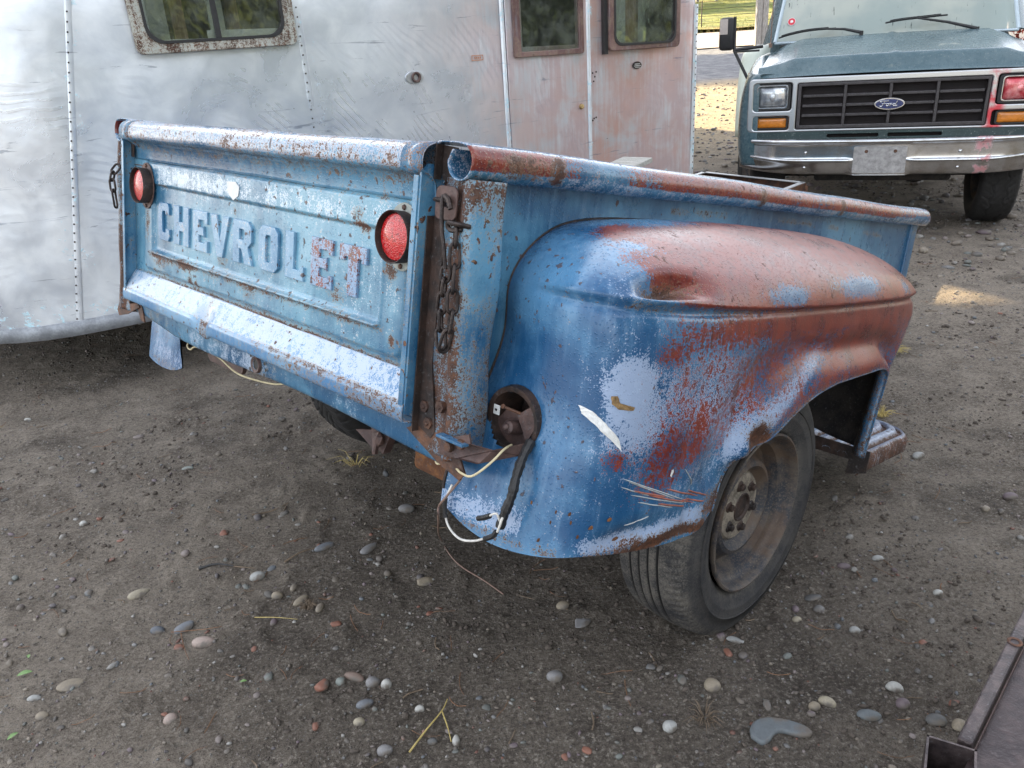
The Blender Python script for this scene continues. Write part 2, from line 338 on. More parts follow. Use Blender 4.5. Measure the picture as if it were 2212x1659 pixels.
# wood material
def woodm(name, a, b, sc=(30, 30, 2)):
    t = NT(name); n = t.noise(3, 7, .7, t.sc(t.P(), sc)); c = t.mix(t.sm(n, .36, .64), a, b)
    return t.done(t.pbsdf(Base_Color=c, Roughness=.85, Normal=t.bump(n, .6, .01)))
M['greywood'] = woodm('grey_weathered_wood', (.14, .13, .12), (.36, .34, .32)); M['brownwood'] = woodm('brown_wood', (.09, .06, .035), (.22, .15, .09)); M['palewood'] = woodm('pale_board', (.30, .29, .26), (.5, .49, .45), (4, 40, 40))
def gpost(px, py, w_, d_, h, ang=0, label='', cat='post', name='wooden_post', m='greywood', grp=None, sink=.15):
    mb = MB(); mb.box(-w_ / 2, w_ / 2, -d_ / 2, d_ / 2, -sink, h, .02)
    o = mb.build(name, M[m]); o.location = (px, py, float(gz(px, py))); o.rotation_euler = (0, rnd.uniform(-.03, .03), ang); return tag(o, label, cat, grp)
gp = empty('gate_post', loc=(10.55, 33.6, float(gz(10.55, 33.6)))); tag(gp, 'thick grey weathered timber post standing beside the van mirror', 'post')
for dx, hh_ in ((-.115, 2.12), (.115, 2.2)):
    mb = MB(); mb.box(dx - .11, dx + .11, -.12, .12, -.2, hh_, .02); mb.build('timber', M['greywood'], gp)
# wire fence in the field: thin steel posts + wires
wf = empty('wire_fence', loc=(0, 0, 0)); tag(wf, 'thin wire fence with slim posts crossing the sunlit field', 'fence')
fx = [8.0, 13.2, 16.6, 21.5, 27]
for x in fx:
    mb = MB(); z0 = float(gz(x, 54)); mb.cyl((x, 54, z0 - .2), (x, 54, z0 + 1.75), .035, 6); mb.build('fence_post', M['darkrust'], wf)
for k in range(4):
    mb = MB(); mb.tube([(x, 54, float(gz(x, 54)) + .45 + k * .4) for x in fx], .012, 4); mb.build('wire', M['chain'], wf)
# board fence further off
rf = empty('rail_fence', loc=(0, 0, 0)); tag(rf, 'grey pole and rail corral fence behind the field in front of the pale building', 'fence')
pxs = np.linspace(18, 34, 9)
for i, x in enumerate(pxs):
    z0 = float(gz(x, 92)); mb = MB(); mb.box(x - .16, x + .16, 91.85, 92.15, z0 - .2, z0 + 2.3 + (i % 3) * .35, .03); mb.build('fence_post', M['greywood'], rf)
for i in range(len(pxs) - 1):
    for k in range(3):
        a, b = pxs[i], pxs[i + 1]; mb = MB(); mb.tube([(a, 91.8, float(gz(a, 92)) + .6 + k * .6), (b, 91.8, float(gz(b, 92)) + .62 + k * .6)], .06, 6); mb.build('fence_rail', M['greywood'], rf)
# pale building, brown shed, trees
def house(name, lab, x0, x1, y0, y1, h, rh, wm, rm, cat='building', sun_gaps=None):
    zb = float(gz((x0 + x1) / 2, y0)) - .4; e = empty(name, loc=((x0 + x1) / 2, y0, zb)); tag(e, lab, cat); cx = (x0 + x1) / 2
    X0, X1, D = x0 - cx, x1 - cx, y1 - y0; n = int((x1 - x0) / .9)
    if sun_gaps:      # added shade screen: two walls with gaps lined up to pass sun flecks
        f = [[(a - cx - w1, b - zb - w2), (a - cx + w1, b - zb - w2), (a - cx + w1, b - zb + w2), (a - cx - w1, b - zb + w2)] for a, b, w1, w2, c_, d_ in sun_gaps]
        k = [[(c_ - cx - .30, d_ - zb - .12), (c_ - cx + .30, d_ - zb - .12), (c_ - cx + .30, d_ - zb + .12), (c_ - cx - .30, d_ - zb + .12)] for a, b, w1, w2, c_, d_ in sun_gaps]
        rc = [(X0, 0), (X1, 0), (X1, h), (X0, h)]
        link('wall', shift(plate(rc, f, .04), 0, .04, 0), M[wm], e); link('wall', shift(plate(rc, k, .04), 0, D, 0), M[wm], e)
        mb = MB(); mb.box(X0, X0 + .04, .05, D - .05, 0, h); mb.box(X1 - .04, X1, .05, D - .05, 0, h); mb.build('end_walls', M[wm], e)
    else:
        mb = MB(); mb.box(X0, X1, 0, D, 0, h); mb.build('wall', M[wm], e)
    mb = MB()
    for i in range(0 if sun_gaps else n): a = X0 + (X1 - X0) * i / n; mb.box(a + .02, a + (X1 - X0) / n - .02, -.03, .0, .1, h - .05)
    if not sun_gaps: mb.build('wall_boards', M[wm], e)
    mb = MB(); ym = D / 2; mb.poly([(X0 - .5, -.6, h - .1), (X0 - .5, ym, h + rh), (X0 - .5, D + .6, h - .1), (X0 - .5, D + .6, h + .08), (X0 - .5, ym, h + rh + .2), (X0 - .5, -.6, h + .08)], (X1 - X0 + 1, 0, 0)); mb.build('roof', M[rm], e)
    mb = MB(); mb.box(X0 + 1, X0 + 2.1, -.06, -.031, .1, 2.2); mb.build('door', M['greywood'], e)
    return e
M['whitewall'] = plain('whitewashed_boards', (.62, .63, .60), .8, 0, .12, 2); M['roofm'] = plain('grey_metal_roof', (.32, .33, .34), .5, .4, .15, 3)
house('pale_barn', 'large pale walled barn behind the field above the van mirror', 29.5, 52, 96, 108, 5.5, 3, 'whitewall', 'roofm')
house('brown_shed', 'small brown shed with a pale flat roof left of the field', 9.8, 17.2, 74, 79, 2.6, .5, 'brownwood', 'whitewall', 'shed')
def tree(name, lab, x, y, h, r, n, seed, mats, base=1.6, grp=None, leaf=.16, tr='brownwood', zoff=0):
    q = np.random.default_rng(seed); z0 = float(gz(x, y)); e = empty(name, loc=(x, y, z0)); tag(e, lab, 'shrub' if h < 3 else 'tree', grp)
    mb = MB(); mb.tube([(0, 0, -.2), (.05 * h / 6, .03, h * .3), (-.04, .06, h * .55), (.0, 0, h * .85)], [h * .035, h * .028, h * .02, h * .006], 8)
    for k in range(9):
        a = q.uniform(0, 6.28); zz = h * q.uniform(.3, .7); L = r * q.uniform(.5, .95)
        mb.tube([(0, 0, zz), (math.cos(a) * L * .5, math.sin(a) * L * .5, zz + h * .08), (math.cos(a) * L, math.sin(a) * L, zz + h * .16)], [h * .014, h * .009, h * .003], 5)
    mb.build('trunk', M[tr], e)
    nc = 34; ca = q.uniform(0, 6.28, nc); cr = r * np.sqrt(q.uniform(0, 1, nc)) * .8; cz = q.uniform(base, h * .95, nc); sh = np.sqrt(np.clip(1 - ((cz - (base + h) / 2) / ((h - base) / 2 + .01)) ** 2, .15, 1))
    C = np.stack([cr * sh * np.cos(ca), cr * sh * np.sin(ca), cz], -1); cs = q.uniform(.16, .34, nc) * r
    idx = q.integers(0, nc, n); d = q.normal(0, 1, (n, 3)); d /= np.linalg.norm(d, axis=1)[:, None]; pos = C[idx] + d * (cs[idx] * q.uniform(.5, 1.1, n) ** .5)[:, None]
    a = q.normal(0, 1, (n, 3)); a /= np.linalg.norm(a, axis=1)[:, None]; b = np.cross(a, q.normal(0, 1, (n, 3))); b /= np.linalg.norm(b, axis=1)[:, None]; s = leaf * q.uniform(.5, 1.2, n)[:, None]
    V = np.stack([pos - a * s, pos + b * s * .45, pos + a * s, pos - b * s * .45], 1).reshape(-1, 3)
    sh_ = np.repeat(q.uniform(0, 1, nc)[idx], 4); F = np.arange(4 * n).reshape(-1, 4)
    link('crown', mesh_np(V, F, np.stack([sh_, sh_, sh_], -1)), M[mats], e); return e
def leafm(name, a, b):
    t = NT(name); v = t.attr('w', 0); c = t.mix(t.ma('ADD', t.ma('MULTIPLY', v, .6), t.ma('MULTIPLY', t.noise(3, 3), .4)), a, b)
    d = t.n('ShaderNodeBsdfDiffuse'); t.set(d.inputs[0], c); tr = t.n('ShaderNodeBsdfTranslucent'); t.set(tr.inputs[0], c); m = t.n('ShaderNodeMixShader'); m.inputs[0].default_value = .35
    t.t.links.new(d.outputs[0], m.inputs[1]); t.t.links.new(tr.outputs[0], m.inputs[2]); return t.done(m.outputs[0])
M['leaf'] = leafm('green_leaves', (.030, .048, .016), (.10, .125, .040)); M['redleaf'] = leafm('dark_red_leaves', (.035, .010, .012), (.14, .035, .03)); M['limeleaf'] = leafm('lime_leaves', (.10, .13, .02), (.30, .31, .04))
tree('lime_tree', 'bright yellow green tree by the brown shed, leftmost of the far trees', 19.5, 84, 7, 3.2, 5000, 3, 'limeleaf', 1.2, 'far trees', .3)
tree('leafy_tree', 'green tree just left of the pale barn', 25.0, 97, 9, 4.2, 5000, 4, 'limeleaf', 1.5, 'far trees', .34)
tree('leafy_tree', 'darker green tree behind the pale barn roof', 27.0, 112, 13, 6, 5000, 8, 'leaf', 2, 'far trees', .4)
tree('leafy_tree', 'darkest green tree far left behind the brown shed', 12.5, 96, 11, 5, 5000, 9, 'leaf', 2, 'far trees', .4)
tree('red_leaf_shrub', 'dark red leaved shrub growing behind the right side of the van', 8.35, 11.6, 2.8, 1.5, 9000, 5, 'redleaf', .35, None, .055)
blades(2600, 6.4, 9.5, 9.3, 11.5, .05, .22, .006, M['grass'], 'ground_cover', 'low green ground cover at the foot of the red leaved shrub', 'ground cover')
# unseen timber screen added behind the silver trailer to shade the yard; trees behind the camera seen in the panes
house('hay_barn', 'tall narrow timber barn behind the silver trailer that shades the yard', -20, 2.3, 14.2, 15.4, 8.4, .6, 'brownwood', 'roofm', sun_gaps=[(-3.4, 4.22, .17, .075, -4.09, 4.72), (-4.03, 4.50, .12, .05, -4.72, 5.01)])
def canopy(x, y, c, rad, n, seed, lab):
    q = np.random.default_rng(seed); z0 = float(gz(x, y)); e = empty('canopy_tree', loc=(x, y, z0)); tag(e, lab, 'tree', 'tall trees shading the yard')
    mb = MB(); mb.tube([(0, 0, -.3), (.1, .1, 3), (c[0] * .3, .2, 6), (c[0], c[1], c[2])], [.30, .24, .19, .06], 10)
    for k in range(10): a = q.uniform(0, 6.28); mb.tube([(c[0] * .4, .1, 6.2), (c[0] + math.cos(a) * rad[0] * .7, c[1] + math.sin(a) * rad[1] * .7, c[2] + q.uniform(-.4, .6) * rad[2])], [.10, .03], 6)
    mb.build('trunk', M['brownwood'], e)
    d = q.normal(0, 1, (n, 3)); d /= np.linalg.norm(d, axis=1)[:, None]; d *= (q.uniform(0, 1, n) ** .45)[:, None]; pos = d * np.array(rad) + np.array(c) + q.normal(0, .12, (n, 3))
    a = q.normal(0, 1, (n, 3)); a /= np.linalg.norm(a, axis=1)[:, None]; b = np.cross(a, q.normal(0, 1, (n, 3))); b /= np.linalg.norm(b, axis=1)[:, None]; s_ = .26 * q.uniform(.6, 1.2, n)[:, None]
    V = np.stack([pos - a * s_, pos + b * s_ * .5, pos + a * s_, pos - b * s_ * .5], 1).reshape(-1, 3); sh = np.repeat(q.uniform(0, 1, n), 4)
    link('crown', mesh_np(V, np.arange(4 * n).reshape(-1, 4), np.stack([sh] * 3, -1)), M['leaf'], e)
canopy(-4.5, 45, (.3, 0, 7.0), (9.0, 4.2, 1.9), 10000, 63, 'broad tree further back whose crown shades the far gravel')  # unseen tree placed to cast shade over the far gravel
for i, (x, y, h, r) in enumerate([(12.5, -.8, 7, 3.2), (16, 1.0, 7, 3.4), (14, -3.5, 6.5, 3.4), (9.5, -6.5, 7.5, 3.8), (6, -12, 8, 4)]):
    tree('yard_tree', ['green tree closest to the right of the yard', 'round green tree standing beyond the right side of the yard', 'wide green tree nearest the yard on its right side', 'green tree directly behind the camera', 'tallest green tree far to the right behind the camera'][i], x, y, h, r, 7000, 30 + i, 'leaf', .8, 'yard trees out of the picture', .3)
# ================================================================ SILVER TRAVEL TRAILER
TH = R_(30); TA = Vector((-1.94, 3.46, 0)); TM = Matrix.Translation(TA) @ Matrix.Rotation(TH, 4, 'Z')   # local x along the side, local y away from camera
trl = empty('travel_trailer', TM); tag(trl, 'old silver aluminium travel trailer with curved end and scuffed riveted panels', 'trailer')
def aluminium(name, seam=False, tint=True):
    t = NT(name); x = t.xyz(0); z = t.xyz(2)
    big = t.noise(1.3, 5, .6); med = t.noise(5, 6, .6, dist=.5); fine = t.noise(70, 5, .7)
    streak = t.noise(3, 6, .65, t.sc(t.P(), (18, 18, 1.3)))
    c = t.mix(t.sm(t.ma('ADD', t.ma('MULTIPLY', med, .5), t.ma('MULTIPLY', big, .5)), .36, .64), (.56, .61, .68), (.80, .84, .88))
    if tint:   # pinkish tint growing towards the far half of the side
        pk = t.ma('MULTIPLY', t.sm(t.ma('ADD', x, t.ma('MULTIPLY', t.ma('SUBTRACT', big, .5), 2.2)), 1.5, 3.0), t.sm(t.ma('ADD', med, t.ma('MULTIPLY', streak, .5)), .50, .86))
        c = t.mix(t.ma('MULTIPLY', pk, .95), c, t.mix(t.sm(big, .4, .6), (.66, .36, .30), (.52, .38, .40)))
        c = t.mix(t.ma('MULTIPLY', t.sm(x, 1.2, 3.2), .35), c, (.48, .43, .43))
    # arcs of polishing swirls
    wv = t.n('ShaderNodeTexWave', wave_type='RINGS', rings_direction='Y'); t.set(wv.inputs['Vector'], t.P())
    wv.inputs['Scale'].default_value = 9; wv.inputs['Distortion'].default_value = 14; wv.inputs['Detail'].default_value = 1.5; wv.inputs['Detail Scale'].default_value = .35
    swm = t.sm(t.noise(2.6, 4, .6), .50, .62); sw = t.ma('MULTIPLY', t.sm(wv.outputs['Fac'], .45, .95), swm)
    c = t.mix(t.ma('MULTIPLY', sw, .13), c, (.26, .30, .38))
    # long curved dark scratches
    scn = t.noise(2, 6, .7, t.sc(t.P(), (1.3, 1.3, 16)), dist=.8); c = t.mix(t.ma('MULTIPLY', t.sm(scn, .615, .66), .55), c, (.16, .19, .26))
    # chips of old pale blue paint, thickest at the seams and low down
    att = t.attr('w', 0); ch = t.ma('ADD', t.ma('ADD', att, t.ma('MULTIPLY', t.ma('SUBTRACT', fine, .5), 1.3)), t.ma('MULTIPLY', t.ma('SUBTRACT', t.noise(13, 6, .7), .5), 1.6))
    chm = t.sm(ch, .52, .58); c = t.mix(chm, c, (.50, .70, .78))
    mt = t.ma('MULTIPLY', t.ma('SUBTRACT', 1.0, chm), .55)
    ro = t.ma('ADD', t.ma('ADD', .20, t.ma('MULTIPLY', t.ma('ADD', med, t.sm(big, .4, .6)), .17)), t.ma('MULTIPLY', sw, -.08))
    h = t.ma('ADD', t.ma('ADD', t.ma('MULTIPLY', t.noise(3.0, 3, .5), 5.0), t.ma('MULTIPLY', fine, .12)), t.ma('ADD', t.ma('MULTIPLY', sw, .10), t.ma('MULTIPLY', chm, .25)))
    return t.done(t.pbsdf(Base_Color=c, Roughness=ro, Metallic=mt, Normal=t.bump(h, .5, .004)))
M['alu'] = aluminium('scuffed_aluminium'); M['alutrim'] = aluminium('aluminium_trim', tint=False)
M['skirt'] = plain('dusty_skirt_metal', (.30, .32, .35), .62, .25, .3, 12); M['silver'] = plain('dull_silver', (.55, .57, .60), .35, .8, .2, 25)
ZB, LEN, DEP = .362, 3.72, 2.35
def tr_plan():
    P = []; rL = .95
    for k in range(13): a = R_(90 * k / 12); P.append((.22 - rL * math.sin(R_(90) - a), rL - rL * math.cos(R_(90) - a)))   # from end round to side
    P = [(.22 - rL, DEP - rL)] + P
    for u in np.linspace(.22, LEN - .05, 60)[1:]: P.append((u, 0))
    for k in range(1, 5): a = R_(90 * k / 4); P.append((LEN - .05 + .05 * math.sin(a), .05 - .05 * math.cos(a)))
    P += [(LEN, .6), (LEN, 1.2), (LEN, DEP - .3), (LEN - .3, DEP), (1.5, DEP), (.22, DEP), (.22 - rL * .7, DEP - rL * .3)]
    return P
plan = tr_plan(); cxy = np.array([1.6, DEP / 2])
sect = [(0, z) for z in np.linspace(ZB, 1.62, 40)] + [(.72 * (1 - math.cos(R_(a))), 1.62 + .80 * math.sin(R_(a))) for a in range(8, 89, 8)] + [(1.05, 2.45)]
Pn = np.array(plan); npn = len(Pn)
nr = np.zeros_like(Pn)
for i in range(npn):
    d = Pn[(i + 1) % npn] - Pn[i - 1]; nr[i] = np.array([-d[1], d[0]]) / (np.hypot(*d) + 1e-9)   # inward normal
V = []
tilt = lambda u: -.012 * u        # nose slightly low
for (inn, z) in sect:
    for i in range(npn):
        q = Pn[i] + nr[i] * min(inn, 1.1); V.append((q[0], q[1], z + tilt(q[0])))
V = np.array(V)
DENT = fbm(V[:, 0] * 2.2, V[:, 2] * 2.2, 2, 40) - .5; fm = (V[:, 1] < .8); V[:, 1] += DENT * .012 * fm
seams_u = [1.225]
att = np.zeros(len(V))
sx = .007 + (V[:, 2] - .36) * .2045    # slanting seam near the curved end
for s_ in (sx, 1.225 + 0 * sx, 2.86 + 0 * sx, 3.70 + 0 * sx, 2.315 + 0 * sx): att = np.maximum(att, .50 * np.exp(-((V[:, 0] - s_ - .02) / .035) ** 2))
att = np.maximum(att, .46 * np.exp(-((V[:, 2] - ZB) / .13) ** 2)); att = np.where(V[:, 0] > 2.9, np.maximum(att, .36 * np.exp(-((V[:, 2] - .5) / .3) ** 2)), att)
F = grid_faces(len(sect), npn, wrapv=True)
body = link('body_shell', mesh_np(V, F, np.stack([att] * 3, -1)), M['alu'], trl, True)
# roof cap
mb = MB(); top = V[-npn:]; mb.add(top, [tuple(range(npn))]); mb.build('roof_cap', M['alutrim'], trl)
# lower skirt band with its own lap edge
V2 = []
for (z, o_) in ((ZB + .010, -.002), (ZB + .009, -.005), (ZB - .058, -.004), (ZB - .059, .004)):
    for i in range(npn): q = Pn[i] + nr[i] * o_; V2.append((q[0], q[1], z + tilt(q[0]) + .01 * math.sin(q[0] * 5)))
link('skirt_band', mesh_np(V2, grid_faces(4, npn, wrapv=True), np.full((len(V2), 3), -.1)), M['skirt'], trl, False)
mb = MB(); mb.box(.3, 3.6, .15, 2.2, .30, .37); mb.build('chassis', M['under'], trl)
for yy_ in (.28, 2.0):
    mb = MB(); mb.lathe([(0, .18), (.0, .28), (.02, .31), (.15, .31), (.17, .28), (.17, .18)], 32, 'y', (2.2, yy_, .31)); mb.build('wheel', M['under'], trl, True)
# flat lap strips along the seams
def seam_strip(u0, z0, u1, z1, w_, name='seam_strip', mat='alutrim', y=-.004, chips=.4):
    n = 46; A = []
    for k in range(n):
        f = k / (n - 1); u = u0 + (u1 - u0) * f; z = z0 + (z1 - z0) * f + tilt(u)
        for dx, dy in ((-w_ / 2, .001), (-w_ / 2 + .002, 0), (w_ / 2 - .002, 0), (w_ / 2, .001)): 
            uu = u + dx; yb = 0 if uu > .22 else .95 - math.sqrt(max(0, .95 ** 2 - (.22 - uu) ** 2)); A.append((uu, yb + y + dy + .002, z))
    return link(name, mesh_np(A, grid_faces(n, 4), np.full((len(A), 3), chips)), M[mat], trl)
seam_strip(.010, ZB, .31, 1.80, .026, chips=.28); seam_strip(1.225, ZB, 1.225, 1.62, .030, chips=.30); seam_strip(3.695, ZB, 3.70, 1.62, .03, chips=.42)
riv = MB()
def rivrow(u0, z0, u1, z1, n):
    for k in range(n):
        f = k / (n - 1); u = u0 + (u1 - u0) * f; z = z0 + (z1 - z0) * f + tilt(u); yb = 0 if u > .22 else .95 - math.sqrt(max(0, .95 ** 2 - (.22 - u) ** 2))
        riv.ball((u, yb - .005, z), .0042, 1, (1, .7, 1))
rivrow(.003, ZB + .02, .272, 1.64, 34); rivrow(1.219, ZB + .02, 1.219, 1.64, 32); rivrow(3.70, ZB + .02, 3.705, 1.64, 34); rivrow(.35, ZB - .025, 3.6, ZB - .025, 34)
tag(riv.build('rivets', M['darkrust'], trl, True), kind='stuff')
# glass
t = NT('window_glass'); fr = t.n('ShaderNodeFresnel'); fr.inputs[0].default_value = 1.55; tp = t.n('ShaderNodeBsdfTransparent'); tp.inputs[0].default_value = (.92, .94, .92, 1)
gl = t.n('ShaderNodeBsdfGlossy'); gl.inputs[0].default_value = (.95, .97, .95, 1); gl.inputs['Roughness'].default_value = .03; t.set(gl.inputs['Normal'], t.bump(t.noise(6, 2), .25, .01))
ms = t.n('ShaderNodeMixShader'); t.set(ms.inputs[0], t.ma('ADD', fr.outputs[0], .05)); t.t.links.new(tp.outputs[0], ms.inputs[1]); t.t.links.new(gl.outputs[0], ms.inputs[2]); df = t.n('ShaderNodeBsdfDiffuse'); df.inputs[0].default_value = (.42, .46, .40, 1); m3 = t.n('ShaderNodeMixShader'); t.set(m3.inputs[0], t.ma('ADD', .03, t.ma('MULTIPLY', t.sm(t.noise(9, 6, .7), .4, .65), .10))); t.t.links.new(ms.outputs[0], m3.inputs[1]); t.t.links.new(df.outputs[0], m3.inputs[2]); M['glass'] = t.done(m3.outputs[0])
M['frame'] = paint('flaking_frame_paint', lo=(.36, .40, .38), hi=(.52, .52, .48), chalk=.1, rust=.47, red=.0, rough=.5, chc=(.62, .64, .62), speck=.6)
M['frame_dark'] = paint('red_brown_frame_paint', lo=(.10, .05, .05), hi=(.2, .12, .11), chalk=.16, rust=.30, rough=.4, chc=(.5, .5, .5), speck=.5)
M['dark'] = plain('dark_interior', (.035, .037, .033), .9); M['blackrubber'] = plain('black_rubber', (.018, .018, .019), .55, 0, .3, 40)
M['curtain'] = plain('pale_curtain', (.55, .62, .60), .9, 0, .12, 8); M['tanwood'] = woodm('tan_panel_wood', (.28, .19, .11), (.48, .36, .24), (20, 20, 1.5))
def twindow(u0, u1, zb, fw, fm, rad, proud, mull=None, tilt_=.0, nm='window', top=1.95):
    me = plate(rrect(u0, u1, zb, top, .03, 3), [rrect(u0 + fw, u1 - fw, zb + fw * .8, top - fw, rad, 6)], .022, .004); shift(me, 0, -proud, 0)
    f = link(nm, me, M[fm], trl, False); f.rotation_euler = (0, tilt_, 0)
    mb = MB(); mb.box(u0 + fw - .005, u1 - fw + .005, -proud - .007, -proud - .004, zb + fw * .8 - .005, top - fw + .005); mb.build('pane', M['glass'], f)
    if mull:
        mb = MB()
        for m_ in mull: mb.box(m_ - .012, m_ + .012, -proud - .017, -proud - .0075, zb + fw * .8, top - fw, .002)
        mb.build('mullion', M['blackrubber'], f)
    me = plate(rrect(u0 + fw - .012, u1 - fw + .012, zb + fw * .8 - .012, top - fw + .012, rad, 6), [rrect(u0 + fw, u1 - fw, zb + fw * .8, top - fw, rad, 6)], .026, .001); shift(me, 0, -proud, 0); link('gasket', me, M['blackrubber'], f)
    return f
# cut the shell behind the panes so that one looks into the dark cabin
bm = bmesh.new(); bm.from_mesh(body.data)
def in_win(c):
    return c.y < .3 and c.z < 1.88 and ((.60 < c.x < 1.13 and c.z > 1.53) or (c.z > 1.40 and (2.43 < c.x < 2.78 or 3.08 < c.x < 3.46)))
bmesh.ops.delete(bm, geom=[f for f in bm.faces if in_win(f.calc_center_median())], context='FACES'); bm.to_mesh(body.data); bm.free()
twindow(.515, 1.215, 1.453, .062, 'frame', .07, .012, [.865], -.012)
# screen door with its own window
door = MB(); door.box(2.335, 2.862, -.010, -.002, .40, 1.93, .002); dr = door.build('door', M['alu'], trl); 
me = plate(rrect(2.372, 2.832, 1.345, 1.95, .01, 2), [rrect(2.415, 2.80, 1.372, 1.92, .008, 2)], .02, .003); shift(me, 0, -.011, 0); fdr = link('door_window_frame', me, M['frame_dark'], trl)
mb = MB(); mb.box(2.41, 2.805, -.018, -.015, 1.368, 1.925); mb.build('pane', M['glass'], fdr)
mb = MB(); mb.box(2.42, 2.60, -.0145, -.0125, 1.30, 1.318); 
bm = bmesh.new(); bm.from_mesh(dr.data); bm.free()
dr.hide_render = False
# the door panel itself must not cover its pane: rebuild as a plate with an opening
dr.data = shift(plate([(2.335, .40), (2.862, .40), (2.862, 1.93), (2.335, 1.93)], [rrect(2.41, 2.805, 1.368, 1.90, .006, 2)], .009, .0015), 0, -.002, 0); dr.data.materials.append(M['alu'])
for (u, w_) in ((2.318, .026), (2.880, .030)):
    n = 46; A = []
    for k in range(n):
        z = .36 + 1.57 * k / (n - 1)
        for dx, dy in ((-w_ / 2, 0), (-w_ / 4, -.010), (w_ / 4, -.010), (w_ / 2, 0)): A.append((u + dx, -.003 + dy, z))
    link('door_trim', mesh_np(A, grid_faces(n, 4), np.full((len(A), 3), .36)), M['alutrim'], trl)
twindow(3.0, 3.535, 1.345, .046, 'frame_dark', .055, .022, None, .0)
mb = MB(); mb.box(2.975, 3.0, -.03, -.003, 1.33, 1.95); mb.build('window_side_track', M['blackrubber'], trl)
# interior: dark cabin, curtains, wood strips behind the right window
mb = MB(); mb.box(.3, 3.6, .75, .77, .5, 2.2); mb.build('cabin_partition', M['dark'], trl)
for a, b, m_ in ((3.05, 3.16, 'curtain'), (3.16, 3.24, 'tanwood'), (3.255, 3.345, 'curtain'), (3.24, 3.255, 'brownwood')):
    mb = MB(); mb.box(a, b, .012, .018, 1.375, 2.0); mb.build('interior_board', M[m_], trl)
mb = MB(); mb.box(3.05, 3.50, .05, .16, 1.33, 1.366); mb.build('window_ledge', M['tanwood'], trl)
for i, (a, b, y0, m_) in enumerate(((.6, .70, .3, 'curtain'), (.74, .80, .4, 'tanwood'), (.90, .97, .35, 'curtain'), (1.02, 1.08, .5, 'tanwood'))):
    mb = MB(); mb.box(a, b, y0, y0 + .02, 1.3, 1.9 - .1 * (i % 2)); mb.build('cabin_panel', M[m_], trl)
# socket fitting
sk = MB(); P_ = [(1.78 + .052 * math.cos(a) * (1 if abs(math.cos(a)) > .0 else 1), 1.287 + .030 * math.sin(a)) for a in np.linspace(0, 2 * math.pi, 24, endpoint=False)]
me = plate(P_, [], .006, .002); shift(me, 0, -.002, 0); sk = link('socket_plate', me, M['silver'], trl)
mb = MB(); mb.lathe([(-.008, .024), (-.020, .026), (-.022, .022), (-.020, .015), (-.003, .014), (-.003, .0)], 24, 'y', (1.785, 0, 1.287)); mb.build('socket_ring', M['bracket'], sk, True)
mb = MB(); mb.lathe([(-.0045, .0), (-.0045, .0135)], 20, 'y', (1.785, 0, 1.287)); mb.build('socket_hole', M['blackrubber'], sk)
# oval maker's badge: outline and bars only at this size
bd = link('oval_badge', shift(plate([(3.234 + .034 * math.cos(a), 1.258 + .021 * math.sin(a)) for a in np.linspace(0, 2 * math.pi, 24, endpoint=False)], [], .004, .001), 0, -.003, 0), M['darkrust'], trl)
mb = MB(); mb.box(3.213, 3.255, -.0085, -.0075, 1.262, 1.267); mb.box(3.208, 3.260, -.0085, -.0075, 1.252, 1.257); mb.box(3.216, 3.252, -.0085, -.0075, 1.244, 1.248); mb.build('badge_print', M['silver'], bd)
M['orangeink'] = plain('faded_orange_ink', (.5, .25, .16), .6, 0, .1)
lb = link('small_label', shift(plate([(2.12, 1.345), (2.19, 1.345), (2.19, 1.372), (2.12, 1.372)], [[(2.124, 1.349), (2.186, 1.349), (2.186, 1.368), (2.124, 1.368)]], .001), 0, -.003, 0), M['orangeink'], trl)
mb = MB()
for k in range(4): mb.box(2.136 + k * .011, 2.143 + k * .011, -.0042, -.0035, 1.353, 1.364)
mb.build('label_print', M['orangeink'], lb)
# broken hinges and loose screws by the door
mb = MB()
for (u, z) in ((2.905, 1.235), (2.92, 1.215), (2.912, 1.19), (2.93, 1.24), (2.83, 1.20), (2.91, .985), (2.925, .99), (2.90, .975)): mb.ball((u, -.006, z), .006, 1, (1, .5, 1))
mb.build('hinge_screws', M['darkrust'], trl)
mb = MB(); mb.lathe([(-.004, .016), (-.014, .013), (-.016, .006), (-.012, .0)], 18, 'y', (2.815, -.008, 1.06)); mb.build('lock_knob', plain('tarnished_brass', (.45, .33, .16), .4, .8), trl, True)
# ================================================================ BLUE TRUCK BED (origin: ground-side, x right, y forward, z up; tilted nose down)
BR = Matrix(((.696406, .698555, .164439), (-.717514, .682178, .140738), (-.013863, -.215998, .976295)))
BM_ = Matrix.Translation((-.71993, 1.69065, .19412)) @ BR.to_4x4()
bed = empty('truck_bed', BM_); tag(bed, 'rusty faded blue stepside pickup bed with flared fenders and red lamps on its tailgate', 'truck bed')
W = .638
def mirror(me):
    m2 = me.copy(); m2.transform(Matrix.Diagonal((-1, 1, 1, 1))); m2.flip_normals(); return m2
def sweep(prof, path_axis, a, b, n, fn=None, w=None):
    """profile points (p,q) swept along x (axis 0) or y (axis 1); fn(V) deforms"""
    V = []; ts = np.linspace(a, b, n)
    for t_ in ts:
        for (p, q) in prof: V.append((t_, p, q) if path_axis == 0 else (p, t_, q))
    V = np.array(V, float)
    if fn is not None: V = fn(V)
    return mesh_np(V, grid_faces(n, len(prof)), w)
def ss(v, a, b): t_ = np.clip((v - a) / (b - a), 0, 1); return t_ * t_ * (3 - 2 * t_)
